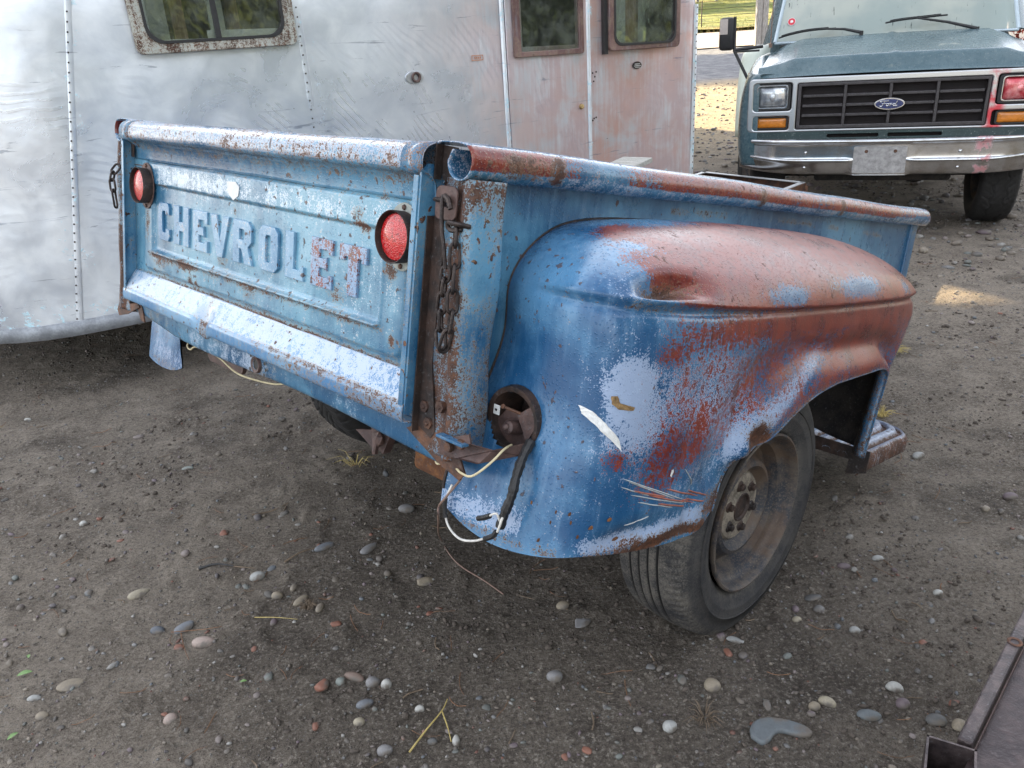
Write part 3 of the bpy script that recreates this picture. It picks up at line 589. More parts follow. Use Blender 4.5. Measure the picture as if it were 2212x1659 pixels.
def rr_sdf(x, z, x0, x1, z0, z1, r):
    cx, cz = (x0 + x1) / 2, (z0 + z1) / 2; qx = np.abs(x - cx) - (x1 - x0) / 2 + r; qz = np.abs(z - cz) - (z1 - z0) / 2 + r
    return np.hypot(np.maximum(qx, 0), np.maximum(qz, 0)) + np.minimum(np.maximum(qx, qz), 0) - r
# --- tailgate
nx, nz_ = 420, 150
gx = np.linspace(-W + .004, W - .004, nx); gzz = np.linspace(.686, .999, nz_); GX, GZ = np.meshgrid(gx, gzz, indexing='ij')
o_sdf = rr_sdf(GX, GZ, -.562, .582, .707, .992, .022); i_sdf = rr_sdf(GX, GZ, -.508, .513, .757, .938, .012)
h = .007 * ss(-o_sdf, -.004, .005) - .0055 * ss(-i_sdf, -.003, .005)
h += .008 * np.exp(-((GZ - .760) / .0055) ** 2) * ss(GX, -.512, -.500) * (1 - ss(GX, .505, .516))      # bottom rib
h += .004 * np.exp(-((i_sdf) / .003) ** 2)
h -= .004 * np.exp(-((GZ - .938) / .003) ** 2) * (np.abs(GX) < .5) + .0035 * np.exp(-((GZ - .985 + .0 * GX) / .0022) ** 2) * 0
h -= .003 * np.exp(-((GZ - .9965) / .0018) ** 2)
h += (fbm(GX * 6, GZ * 6, 3, 50) - .5) * .006 + (fbm(GX * 22, GZ * 22, 2, 60) - .5) * .0012
edge = np.maximum(np.exp(-((o_sdf) / .007) ** 2) * .25, np.exp(-((GZ - .752) / .012) ** 2) * .40 * (np.abs(GX) < .53))
edge = np.maximum(edge, .34 * np.exp(-((GZ - .690) / .012) ** 2)); edge = np.maximum(edge, .36 * np.exp(-((GZ - .936) / .004) ** 2))
def bl(x, z, cx, cz, rx, rz, k): return k * np.exp(-(((x - cx) / rx) ** 2 + ((z - cz) / rz) ** 2))
for (cx, cz, rx, rz, k) in ((-.54, .83, .015, .05, .5), (-.45, .735, .05, .02, .42), (-.30, .748, .05, .015, .46), (-.28, .715, .012, .012, .6), (-.245, .712, .01, .012, .6), (.535, .865, .025, .018, .6), (.555, .735, .010, .016, .62), (.43, .955, .02, .018, .45), (.36, .79, .03, .02, .45), (-.12, .79, .03, .02, .35), (.02, .735, .03, .02, .32), (.45, .93, .02, .012, .45), (-.06, .91, .006, .012, .5), (.1, .69, .5, .01, .3)):
    edge = edge + bl(GX, GZ, cx, cz, rx, rz, k)
redm = bl(GX, GZ, .40, .84, .12, .05, .18) + bl(GX, GZ, -.43, .87, .04, .03, .12); lite = bl(GX, GZ, .1, .96, .7, .03, .22) + bl(GX, GZ, -.30, .96, .2, .03, .18) + bl(GX, GZ, .45, .82, .08, .08, .12) - bl(GX, GZ, -.5, .74, .12, .03, .25)
gate = link('tailgate', mesh_np(np.stack([GX, -h, GZ], -1).reshape(-1, 3), grid_faces(nx, nz_)[:, ::-1], np.stack([redm, lite, edge], -1).reshape(-1, 3)), M['gate'], bed, True); solid(gate, .003, 1)
rp_ = catmull([(0, .996), (-.002, 1.012), (-.007, 1.030), (-.020, 1.041), (-.034, 1.045), (-.0415, 1.053), (-.042, 1.078), (-.035, 1.094), (-.020, 1.104), (.0, 1.107), (.018, 1.103), (.027, 1.09), (.027, 1.05), (.016, 1.03)], 40)
def railfn(V): V[:, 2] += (fbm(V[:, 0] * 5, V[:, 1] * 20, 2, 70) - .5) * .004; return V
nn = 160; wz = np.tile(np.array([(.10 if 1.05 < z < 1.075 else (.05 if z > 1.05 else -.1), (.30 if z > 1.05 else -.22), (.14 if z > 1.06 else (.16 if z > 1.02 else -.02))) for y, z in rp_]), (nn, 1))
rp_ = np.array([(a * .86, 1.045 + (b - 1.045) * .80 if b > 1.045 else b) for a, b in rp_])
tr_ = link('top_rail', sweep(rp_, 0, -W - .004, W + .004, nn, railfn, wz), M['rail'], gate, True); solid(tr_, .002, 0)
lp = catmull([(.002, .692), (-.004, .687), (-.018, .664), (-.032, .643), (-.0365, .636), (-.0375, .628), (-.036, .612), (-.030, .606), (-.012, .604)], 34)
def ledgefn(V):
    d = np.exp(-((V[:, 0] + .157) / .028) ** 2); f = ss(-V[:, 1], .005, .034); V[:, 2] -= d * f * .016; V[:, 1] += d * f * .010; V[:, 2] += (fbm(V[:, 0] * 4, V[:, 1] * 4, 2, 71) - .5) * .004 * f; return V
nn = 200; xl = np.repeat(np.linspace(-W, W, nn), len(lp)); zl_ = np.tile(lp[:, 1], nn)
wl = np.stack([.15 * np.exp(-((xl + .33) / .12) ** 2), np.where(zl_ > .64, .12, -.48), np.where(zl_ > .645, -.02, .20 + .20 * ss(xl, -.15, .35)) + .12 * np.exp(-((zl_ - .640) / .004) ** 2) + .35 * np.exp(-((xl + .157) / .02) ** 2)], -1)
lg = link('bottom_ledge', sweep(lp, 0, -W + .002, W - .002, nn, ledgefn, wl), M['ledge'], gate, True); solid(lg, .002, 0)
for s_ in (-1, 1):
    mb = MB(); P_ = [(s_ * (W - .004), .018, .615), (s_ * (W - .004), -.034, .622), (s_ * (W - .004), -.034, 1.045), (s_ * (W - .004), -.02, 1.060), (s_ * (W - .004), .018, 1.060)]
    mb.poly(P_, (s_ * .005, 0, 0)); mb.box(min(s_ * (W - .017), s_ * (W - .004)), max(s_ * (W - .017), s_ * (W - .004)), -.0365, -.0335, .63, 1.04, .001); mb.build('side_flange', M['post'], gate)
    # end cap of the rail curling over the flange
    capp = [(s_ * (W + .003), y, z) for y, z in rp_[6:34]] ; A = np.array(capp); A2 = A.copy(); A2[:, 0] -= s_ * .055; 
    c0 = np.array([0, -.006, 1.068]); A3 = A.copy(); A3[:, 1:] = c0[1:] + (A[:, 1:] - c0[1:]) * 1.05; A4 = A2.copy(); A4[:, 1:] = c0[1:] + (A2[:, 1:] - c0[1:]) * 1.05
    V_ = np.stack([A3, A4], 0).reshape(-1, 3); o = link('rail_cap', mesh_np(V_, grid_faces(2, len(A)), np.full((len(V_), 3), .1)), M['rail'], gate, True); solid(o, .002, 0)
# dark channel inside left flange, hinge pocket
mb = MB(); mb.box(-W + .008, -.612, -.012, -.009, 1.0, 1.035, .001); mb.build('flange_pocket', M['darkrust'], gate)
# seam line under the cove
mb = MB(); mb.box(-.628, .62, -.0045, -.001, .9795, .9815); mb.build('fold_line', M['rust'], gate)
# letters
def scl(P, x0, x1): return [(x0 + p[0] * (x1 - x0), .797 + p[1] * .098) for p in P]
GL = {
 'C': ([(.95, .70), (.62, .70), (.62, .78), (.40, .78), (.36, .72), (.36, .28), (.40, .22), (.64, .22), (.64, .32), (.97, .32), (.97, .10), (.86, 0), (.14, 0), (.0, .12), (.0, .88), (.14, 1), (.84, 1), (.95, .90)], []),
 'H': ([(0, 0), (.36, 0), (.36, .36), (.64, .36), (.64, 0), (1, 0), (1, 1), (.64, 1), (.64, .60), (.36, .60), (.36, 1), (0, 1)], []),
 'E': ([(0, 0), (1, 0), (1, .28), (.82, .28), (.80, .22), (.40, .22), (.40, .40), (.70, .40), (.74, .36), (.74, .64), (.70, .60), (.40, .60), (.40, .78), (.80, .78), (.82, .70), (1, .70), (1, 1), (0, 1)], []),
 'V': ([(.36, 0), (.66, 0), (1, 1), (.70, 1), (.51, .42), (.34, 1), (0, 1)], []),
 'R': ([(0, 0), (.34, 0), (.34, .34), (.44, .34), (.64, 0), (1, 0), (.78, .40), (.96, .54), (.96, .86), (.80, 1), (0, 1)], [[(.34, .56), (.56, .56), (.62, .62), (.62, .74), (.56, .80), (.34, .80)]]),
 'O': ([(.18, 0), (.82, 0), (1, .12), (1, .88), (.82, 1), (.18, 1), (0, .88), (0, .12)], [[(.40, .20), (.60, .20), (.64, .25), (.64, .75), (.60, .80), (.40, .80), (.36, .75), (.36, .25)]]),
 'L': ([(0, 0), (1, 0), (1, .30), (.84, .30), (.80, .22), (.46, .22), (.46, 1), (0, 1)], []),
 'T': ([(.33, 0), (.69, 0), (.69, .76), (.82, .76), (.82, .68), (1, .68), (1, 1), (0, 1), (0, .68), (.18, .68), (.18, .76), (.33, .76)], [])}
for ch, x0, x1, mt in (('C', -.468, -.399, 'letter_blue'), ('H', -.372, -.288, 'letter_blue'), ('E', -.263, -.187, 'letter_blue'), ('V', -.172, -.077, 'letter_blue'), ('R', -.058, .031, 'letter_blue'), ('O', .060, .142, 'letter_blue'), ('L', .173, .245, 'letter_blue'), ('E', .273, .350, 'letter_red'), ('T', .374, .463, 'letter_red')):
    o_, hs_ = GL[ch]; me = plate(scl(o_, x0, x1), [scl(q, x0, x1) for q in hs_], .0078, .0014, 1); shift(me, 0, .0005, 0)
    o = link('letter', me, M[mt], gate, True); me.set_sharp_from_angle(angle=R_(30))
    if mt == 'letter_red': o['label'] = 'embossed letter %s worn to red primer' % ch
# sticker scrap
M['white'] = plain('white_paper', (.68, .69, .68), .6, 0, .12, 60)
me = plate([(-.087, .976), (-.045, .978), (-.028, .968), (-.032, .948), (-.055, .936), (-.082, .952)], [], .0006); shift(me, 0, -.0085, 0); link('sticker_remnant', me, M['white'], gate)
# tail lamps
t = NT('red_lens'); v_ = t.vor(420); dr_ = t.noise(160, 4, .7)
c = t.mix(t.sm(t.ma('ADD', dr_, t.ma('MULTIPLY', v_, .2)), .42, .62), (.20, .001, .004), (.52, .008, .012)); c = t.mix(t.sm(t.noise(260, 3), .64, .72), c, (.70, .28, .28))
M['redlens'] = t.done(t.pbsdf(Base_Color=c, Roughness=.16, Subsurface_Weight=.35, Subsurface_Radius=(.02, .004, .004), Normal=t.bump(t.ma('ADD', v_, dr_), .5, .002), Coat_Weight=.6, Coat_Roughness=.08))
M['lampplate'] = plain('grey_green_plate', (.26, .28, .26), .5, .2, .2, 50)
for (lx_, pm, lab) in ((-.535, 'bracket', 'dusty smaller looking lamp'), (.570, 'lampplate', 'bright red lamp on a pale oval plate')):
    lz_ = .930
    lamp = link('tail_lamp', shift(plate([(lx_ + .047 * math.cos(a), lz_ + .0605 * math.sin(a)) for a in np.linspace(0, 2 * math.pi, 40, endpoint=False)], [], .003, .001), 0, -.0075, 0), M[pm], gate)
    # everything of a lamp is one level below the tailgate, so plate, bezel, lens and screws are joined as materials of one mesh
    mb = MB(); mb.lathe([(-.010, .0455), (-.036, .0468), (-.0372, .0460), (-.0365, .0448), (-.024, .0435), (-.022, .0405)], 48, 'y', (lx_, 0, lz_)); b1 = mb.build('lamp_bezel', M['darkrust'], gate, True)
    mb = MB(); mb.lathe([(-.022, .0432), (-.028, .040), (-.032, .026), (-.034, .010), (-.034, .0)], 40, 'y', (lx_, 0, lz_)); mb.build('lamp_lens', M['redlens'], gate, True)
    mb = MB(); mb.ball((lx_ + .0, -.0115, lz_ + .052), .0055, 1, (1, .7, 1)); mb.ball((lx_, -.0115, lz_ - .052), .0055, 1, (1, .7, 1)); mb.build('lamp_screws', M['rust'], gate, True)
# --- side panels, rails, posts, box
def side(sg):
    n_, m_ = 180, 50; yy_ = np.linspace(.07, 2.28, n_); z_ = np.linspace(.585, 1.05, m_); A, B = np.meshgrid(yy_, z_, indexing='ij')
    x = .69 + (fbm(A * 2.5, B * 2.5, 2, 80 + sg) - .5) * .012
    # rust along the fender joint
    seam_z = np.interp(A, [0, .15, .22, .34, .58, .99, 1.4, 1.94, 2.3], [.7, .87, .951, .995, 1.008, 1.010, 1.004, .985, .9])
    sm_ = np.exp(-((B - seam_z - .008) / .012) ** 2) * (A > .2) * (.28 + .25 * (fbm(A * 9, A * 0, 2, 6) > .52))
    me = mesh_np(np.stack([x * sg, A, B], -1).reshape(-1, 3), grid_faces(n_, m_), np.stack([sm_ * 0, sm_ * 0 - .32, sm_ - .08], -1).reshape(-1, 3))
    o = link('side_panel', me, M['blue'], bed, True); solid(o, .003, 0)
    # rolled top rail
    cz, cx_, r = 1.068, .708, .029
    pr = [(.648, 1.094), (.655, 1.098), (.70, 1.0985)] + [(cx_ + r * math.cos(R_(a)), cz + r * math.sin(R_(a))) for a in range(80, -185, -12)] + [(cx_ + (r - .003) * math.cos(R_(a)), cz + (r - .003) * math.sin(R_(a))) for a in range(-190, -232, -12)]
    pr = np.array(pr); nn = 260; V = []; 
    for k in range(nn):
        y = -.014 + 2.349 * k / (nn - 1); sag = .006 * math.sin(y * 2.4) + .003 * math.sin(y * 9)
        end = ss(np.array(y), 2.27, 2.335)
        for (p, q) in pr: V.append((sg * (p if p < .66 else p - .012 * float(end) * (p - .70) / .03), y, q + sag * .4 - .010 * float(end) * (q > 1.06)))
    V = np.array(V); ang = np.tile(np.concatenate([np.full(3, 80), np.arange(80, -185, -12), np.full(len(pr) - 3 - len(np.arange(80, -185, -12)), -200)]), nn)
    yy2 = V[:, 1]; patch = fbm(yy2 * 2.3, yy2 * 0 + 3, 3, 90)
    wr = np.where((ang < 62) & (ang > -12 - 40 * (patch - .5)), .30 + .6 * (patch - .45), -.25) + np.where(yy2 < .18, .15, 0) - .55 * np.exp(-((yy2 - .33) / .10) ** 2) * (ang > -40)
    wg = np.where(ang < -10, .16, .0) + np.where(ang > 62, .25, 0); wb = np.where(np.abs(patch - .5) < .03, .12, -.05) + .42 * np.exp(-((yy2 - .11) / .05) ** 2) * ((ang < 40) & (ang > -50))
    for yb_ in (.20, .98, 1.48): wb = wb + .55 * np.exp(-((yy2 - yb_) / .018) ** 2) * ((ang < 55) & (ang > -60))
    o = link('bed_rail', mesh_np(V, grid_faces(nn, len(pr)), np.stack([wr, wg, wb], -1)), M['rail'], bed, True); solid(o, .0022, 0)
    # rear stake post
    pr = [(.646, .014), (.664, .014), (.668, .0), (.690, -.001), (.716, .0), (.721, -.010), (.731, -.010), (.7365, -.001), (.7425, .006), (.7425, .064), (.738, .070), (.692, .070)]
    V = []; nn = 90
    for k in range(nn):
        z = .560 + (1.042 - .560) * k / (nn - 1)
        for (p, q) in pr: V.append((sg * (p + .003 * math.sin(z * 23)), q + .002 * math.sin(z * 31), z))
    V = np.array(V); ax_ = np.abs(V[:, 0]); wb = .02 + .30 * np.exp(-((ax_ - .728) / .012) ** 2) + .30 * (ax_ < .720) + .16 * ss(-V[:, 2], -.80, -.62) * (ax_ > .72) + .25 * np.exp(-((V[:, 2] - 1.02) / .03) ** 2) * (ax_ > .73)  # rust tone; inboard face darkened further to paint in the recess shade
    o = link('stake_post', mesh_np(V, grid_faces(nn, len(pr)), np.stack([wb * 0, .10 + 0 * wb, wb - .06], -1)), M['post'], bed, False); solid(o, .002, 0)
    # front post
    mb = MB(); mb.box(*sorted((sg * .655, sg * .70)), 2.225, 2.285, .58, 1.06, .004); mb.build('stake_post', M['post'], bed)
    # latch plates between gate and post
    mb = MB(); sx_ = lambda P_: [(sg * a, b, c_) for a, b, c_ in P_]
    mb.poly(sx_([(.6445, .004, 1.093), (.6445, .004, 1.047), (.650, .004, 1.036), (.680, .004, 1.034), (.680, .004, 1.090)]), (0, .003, 0)); mb.box(*sorted((sg * .6435, sg * .6465)), -.012, .003, 1.036, 1.096); mb.build('corner_plate', M['darkrust'], bed)
    mb = MB(); mb.poly(sx_([(.6435, -.004, .60), (.6435, -.004, .975), (.648, -.004, .983), (.668, -.004, .983), (.672, -.004, .90), (.668, -.004, .72), (.69, -.004, .60), (.68, -.004, .585)]), (0, .003, 0)); mb.box(*sorted((sg * .6415, sg * .6445)), -.018, -.001, .59, .975); mb.build('stake_cover', M['darkrust'], bed)
    # gusset at the foot of the post
    mb = MB(); mb.poly(sx_([(.610, -.003, .585), (.640, -.003, .600), (.742, -.003, .600), (.775, -.003, .548), (.762, -.003, .532), (.70, -.003, .548)]), (0, .004, 0)); mb.build('foot_gusset', M['rust'], bed)
    mb = MB()
    for (a, c_) in ((.659, .640), (.700, .650), (.672, .612)): mb.lathe([(-.004, .0), (-.004, .011), (.006, .0115)], 6, 'y', (sg * a, -.004, c_)); mb.ball((sg * a, -.008, c_), .005, 1)
    mb.build('bolts', M['rust'], bed)
side(1); side(-1)
# rear sill with lock hole
V = []; pr = catmull([(.050, .612), (.006, .611), (.003, .600), (.004, .565), (.010, .545), (.035, .540), (.055, .542)], 16); nn = 160
def silln(V): V[:, 2] += .012 * ss(-V[:, 0], .35, .60) * ss(-V[:, 2], -.58, -.54) + .006 * np.sin(V[:, 0] * 6); return V
xs_ = np.repeat(np.linspace(-.645, .70, nn), 16); pt = fbm(xs_ * 5, xs_ * 0, 3, 33)
sill = link('rear_sill', sweep(pr, 0, -.645, .70, nn, silln, np.stack([.1 * np.exp(-((xs_ + .47) / .07) ** 2), .15 + .5 * (pt - .45), .02 + .30 * np.exp(-((xs_ + .5) / .1) ** 2) + .22 * np.exp(-((xs_ - .09) / .06) ** 2)], -1)), M['blue'], bed, True); solid(sill, .003, 1)
mb = MB(); mb.lathe([(-.002, .012), (-.004, .019), (.002, .021)], 24, 'y', (.050, .0, .572)); mb.build('lock_ring', M['bracket'], sill, True)
mb = MB(); mb.lathe([(-.0012, 0), (-.0012, .012)], 20, 'y', (.050, .001, .572)); mb.build('lock_hole', M['blackrubber'], sill)
mb = MB()
for a, c_ in ((.088, .583), (.094, .569), (.088, .556), (.023, .556), (.025, .588)): mb.lathe([(-.0015, 0), (-.0015, .0045)], 10, 'y', (a, .001, c_))
tag(mb.build('screw_holes', M['blackrubber'], sill), kind='stuff')
# lower left and right hanging corner flaps
mb = MB(); mb.poly([(-.655, .002, .625), (-.600, .0, .585), (-.585, .0, .545), (-.610, .0, .548), (-.655, .004, .590)], (0, .004, 0)); mb.build('corner_flap', M['rust'], bed)
# floor boards, headboard, frame
for k in range(8):
    x0 = -.63 + k * .1575; mb = MB(); mb.box(x0 + .003, x0 + .1545, .03, 2.27, .615, .635, .003); mb.build('floor_board', M['greywood'], bed)
hb = link('headboard', mesh_np(np.stack([a.ravel() for a in np.meshgrid(np.linspace(-.69, .69, 40), [2.27], np.linspace(.6, 1.06, 16), indexing='ij')], -1), grid_faces(40, 16)), M['blue'], bed, True); solid(hb, .004)
for s_ in (-1, 1):
    mb = MB(); mb.box(s_ * .42 - .03, s_ * .42 + .03, .42, 2.5, .49, .60, .004); mb.build('frame_rail', M['under'], bed)
    mb = MB()
    for k in range(5): mb.tube([(s_ * .52, .852 + y * (1 - .12 * k), .40 + .06 * (y / .55) ** 2 - .009 * k) for y in np.linspace(-.6, .6, 9)], .012, 6)
    mb.build('leaf_spring', M['under'], bed)
mb = MB(); mb.cyl((-.74, .852, .322), (.74, .852, .322), .04, 14); mb.ball((0, .852, .322), .13, 2, (1, .9, 1)); mb.build('axle', M['under'], bed, True)
mb = MB()
for y in (.3, .8, 1.3, 1.8, 2.2): mb.box(-.64, .64, y, y + .05, .585, .613)
mb.build('cross_sills', M['under'], bed)
mb = MB(); mb.cyl((0, 2.3, .53), (0, 3.05, .53), .035, 10); mb.build('tongue', M['under'], bed)
# torn rusty hanger plates below the sill
mb = MB(); mb.poly([(.30, .07, .545), (.315, .07, .46), (.36, .075, .44), (.375, .08, .49), (.40, .08, .54)], (0, .02, 0)); mb.poly([(.27, .05, .495), (.32, .07, .445), (.318, .08, .50)], (0, .01, 0)); mb.ball((.355, .065, .485), .018, 1, (1, .6, 1.4)); mb.poly([(.33, .06, .50), (.345, .055, .44), (.352, .058, .44), (.36, .06, .51)], (0, .008, 0)); mb.v = [(.425 + (a - .33) * .72, b, .545 + (c_ - .545) * .72 - .004) for a, b, c_ in mb.v]; mb.build('torn_hanger', M['bracket'], bed)
mb = MB(); mb.box(.49, .655, .12, .30, .440, .55, .012); mb.build('rusty_crossmember', M['orangerust'], bed)
mb = MB(); mb.poly(([(a, .10, b) for a, b in rrect(-.40, -.20, .470, .56, .02, 3)]), (0, .012, 0)); mb.build('hanging_plate', M['bracket'], bed)
# --- fenders
S = [
 [(.685,.030,.457),(.75,.035,.43),(.82,.045,.418),(.90,.065,.425),(.955,.12,.432),(.98,.28,.413),(.985,.441,.405),(.985,.504,.437)],
 [(.685,.040,.53),(.75,.055,.52),(.82,.065,.52),(.91,.08,.52),(.968,.15,.515),(.990,.30,.52),(.995,.45,.515),(.985,.546,.535)],
 [(.690,.105,.66),(.75,.100,.655),(.83,.097,.65),(.92,.105,.65),(.98,.17,.64),(1.0,.32,.63),(1.0,.49,.60),(.988,.600,.560)],
 [(.690,.150,.77),(.75,.123,.77),(.83,.108,.77),(.93,.115,.765),(.985,.18,.755),(1.0,.34,.73),(1.0,.53,.67),(.988,.669,.587)],
 [(.690,.150,.875),(.75,.124,.875),(.83,.110,.875),(.925,.118,.875),(.98,.19,.86),(1.0,.38,.81),(1.0,.60,.72),(.988,.76,.622)],
 [(.690,.222,.951),(.75,.19,.95),(.83,.18,.94),(.91,.20,.925),(.97,.28,.89),(.998,.46,.83),(1.0,.70,.74),(.988,.849,.648)],
 [(.690,.338,.985),(.75,.32,.987),(.83,.31,.977),(.91,.33,.948),(.975,.40,.90),(.998,.56,.84),(1.0,.79,.75),(.988,.92,.662)],
 [(.690,.575,.992),(.76,.57,1.001),(.84,.575,.990),(.92,.59,.957),(.985,.64,.90),(1.0,.74,.83),(1.0,.88,.745),(.988,.995,.670)],
 [(.690,.90,.985),(.76,.90,.998),(.84,.91,.988),(.92,.92,.955),(.985,.96,.895),(1.0,1.01,.82),(1.0,1.07,.74),(.988,1.12,.672)],
 [(.690,1.25,.965),(.76,1.25,.980),(.84,1.25,.970),(.92,1.25,.935),(.980,1.26,.88),(.996,1.26,.81),(.995,1.265,.735),(.985,1.267,.671)],
 [(.690,1.50,.90),(.76,1.51,.915),(.84,1.50,.91),(.92,1.48,.88),(.972,1.45,.83),(.986,1.41,.77),(.985,1.36,.69),(.98,1.320,.652)],
 [(.690,1.57,.80),(.76,1.57,.80),(.84,1.56,.80),(.92,1.53,.79),(.964,1.485,.76),(.978,1.44,.72),(.98,1.39,.66),(.978,1.337,.618)],
 [(.690,1.55,.60),(.76,1.545,.60),(.84,1.53,.60),(.92,1.50,.60),(.955,1.46,.59),(.97,1.42,.58),(.975,1.38,.57),(.975,1.333,.55)],
 [(.690,1.50,.40),(.76,1.50,.40),(.84,1.49,.39),(.92,1.46,.39),(.95,1.43,.39),(.965,1.39,.39),(.97,1.355,.395),(.97,1.322,.40)]]
S = np.array(S); S[9:, :, 1] += .055 * np.clip((S[9:, :, 2] - .55) / .3, 0, 1) * (np.arange(8) < 6)[None, :]; S[10, :, 1] += .008
NU, NV = 260, 170
A = np.stack([catmull(S[:, j], NU) for j in range(8)], 1)          # NU x 8 x 3
Fd = np.stack([catmull(A[i], NV) for i in range(NU)], 0)            # NU x NV x 3
_k = np.exp(-(np.arange(-11, 12) / 5.0) ** 2); _k /= _k.sum()
_p = np.concatenate([np.repeat(2 * Fd[:1] - Fd[11:0:-1], 1, 0) if 0 else 2 * Fd[:1] - Fd[11:0:-1], Fd, 2 * Fd[-1:] - Fd[-2:-13:-1]], 0)
Fd = sum(_k[i] * _p[i:i + NU] for i in range(23))
du = np.gradient(Fd, axis=0); dv = np.gradient(Fd, axis=1); N_ = np.cross(du, dv); N_ /= np.linalg.norm(N_, axis=2, keepdims=True) + 1e-9
if N_[NU // 2, NV // 2, 0] < 0: N_ = -N_
fx_, fy_, fz_ = Fd[..., 0], Fd[..., 1], Fd[..., 2]
tv = np.linspace(0, 1, NV)[None, :]; tu = np.linspace(0, 1, NU)[:, None]
# pressed shoulder line: the dome overhangs the skirt by about a centimetre
zc = np.interp(fy_, [.10, .15, .30, .55, .88, 1.2, 1.53], [.876, .874, .864, .855, .850, .849, .848])
fade = ss(fx_, .74, .90) * (1 - ss(tv + 0 * tu, .82, .95) * 0)
up = ss(fz_ - zc, -.0025, .0025); disp = .019 * up * fade * np.exp(-np.clip(fz_ - zc, 0, 1) / .09) 
disp -= .004 * np.exp(-((fz_ - zc + .008) / .007) ** 2) * fade
outer = ss(fx_, .93, .97)
# raised wheel lip
disp += (.026 * ss(tv + 0 * tu, .87, .975) - .014 * np.exp(-((tv - .845) / .045) ** 2)) * ss(tu + 0 * tv, .05, .16)
# dents and creases in the tail of the skirt, torn dent at the shoulder
def G(cy, cz, ry, rz, k): return k * np.exp(-(((fy_ - cy) / ry) ** 2 + ((fz_ - cz) / rz) ** 2))
dent = disp.copy()
for g_ in ((.230, .897, .080, .019, -.042), (.215, .874, .09, .006, .010), (.16, .905, .012, .02, .010), (.47, .52, .05, .05, -.018), (.40, .48, .02, .06, -.010), (.60, .58, .03, .03, -.022), (.53, .60, .025, .05, -.012), (.36, .62, .05, .06, -.006), (.25, .50, .07, .03, .007), (.20, .455, .05, .02, -.010), (.30, .44, .05, .015, .008), (1.30, .70, .03, .02, -.010), (.38, .72, .07, .05, -.007), (.22, .70, .05, .08, -.004)): dent += G(*g_) * outer
dent += (fbm(fy_ * 5 + fx_ * 3, fz_ * 5, 3, 100) - .5) * .011 * ss(fx_, .70, .78) * (fz_ < zc)
dent += (fbm(fy_ * 2.2, fz_ * 2.2 + fx_ * 2, 2, 101) - .5) * .003
Fd2 = Fd + N_ * dent[..., None]
# colour patches on the metal: red primer, pale speckle, rust
def B3(c, r, k): return k * np.exp(-(((fx_ - c[0]) / r[0]) ** 2 + ((fy_ - c[1]) / r[1]) ** 2 + ((fz_ - c[2]) / r[2]) ** 2))
dome = ss(fz_ - zc, -.002, .004)
Rr = np.full_like(fx_, -.18)
Rr += dome * 1.25 * ss(fy_ + (fz_ - .87) * .9 + (fx_ - .9) * .6, .16, .34) * ss(fx_, .745, .80)
Rr -= dome * (B3((.99, .12, .885), (.06, .14, .05), .75) + B3((1.0, .64, .878), (.06, .10, .020), 1.05) + B3((1.0, 1.02, .885), (.06, .15, .026), 1.15) + B3((1.0, 1.36, .875), (.06, .05, .02), .9) + B3((.80, .40, 1.0), (.03, .20, .02), .95) + B3((.90, .26, .955), (.05, .05, .02), .8) + B3((.85, .17, .95), (.1, .03, .03), .3))
sk_ = 1 - dome
Rr += sk_ * outer * .53 * ss(fy_, .10, .30) * ss(fz_, .50, .60)
Rr += sk_ * outer * 1.0 * (.46 * np.exp(-((fz_ - .822) / .03) ** 2) * ss(fy_, .20, .42) + .50 * np.exp(-(((fy_ - 1.12) / .26) ** 2 + ((fz_ - .755) / .075) ** 2)) + .34 * np.exp(-(((fy_ - .30) / .14) ** 2 + ((fz_ - .60) / .08) ** 2)) + .55 * np.exp(-(((fy_ - .15) / .035) ** 2 + ((fz_ - .610) / .03) ** 2)) + .36 * np.exp(-(((fy_ - .24) / .10) ** 2 + ((fz_ - .52) / .035) ** 2)) + .22 * np.exp(-(((fy_ - .55) / .25) ** 2 + ((fz_ - .70) / .07) ** 2)) + .34 * np.exp(-(((fy_ - .24) / .05) ** 2 + ((fz_ - .79) / .022) ** 2)))
Rr -= sk_ * .22 * np.exp(-(((fy_ - .85 - (fz_ - .73) * 2.2) / .07) ** 2)) * (fy_ > .5)
Rr += sk_ * .36 * np.exp(-(((fy_ - .10) / .02) ** 2 + ((fz_ - .66) / .10) ** 2)) * outer
Rr += sk_ * outer * .16 * ss(fy_, .45, .8)
Gg = np.full_like(fx_, .02)
Gg += sk_ * outer * .16 * ss(fy_, .1, .3)
Gg += sk_ * outer * 1.2 * (.46 * np.exp(-(((fy_ - .42) / .30) ** 2 + ((fz_ - .68) / .12) ** 2)) + .40 * np.exp(-(((fy_ - .17) / .06) ** 2 + ((fz_ - .67) / .06) ** 2)) + .75 * np.exp(-((fz_ - .447) / .022) ** 2) * (fy_ < .46) + .30 * np.exp(-(((fy_ - .85 - (fz_ - .73) * 2.2) / .06) ** 2)) * (fy_ > .5)) + sk_ * .10 + .50 * ss(fx_, .90, .94) * np.exp(-((((fy_ - .165) / .050) ** 2 + ((fz_ - .742) / .052) ** 2) ** 3)) - .25 * outer * np.exp(-(((fy_ - .28) / .2) ** 2 + ((fz_ - .47) / .03) ** 2))
Gg += dome * (B3((.97, .12, .90), (.06, .12, .05), .42) + .30 * B3((.86, .7, .99), (.05, .6, .03), 1)) - .30 * (1 - ss(fx_, .76, .95)) * (fz_ > .55)
Gg += .60 * np.exp(-((fz_ - .465) / .03) ** 2) * (fx_ < .86) * (fy_ < .12)
Bb = np.full_like(fx_, -.10)
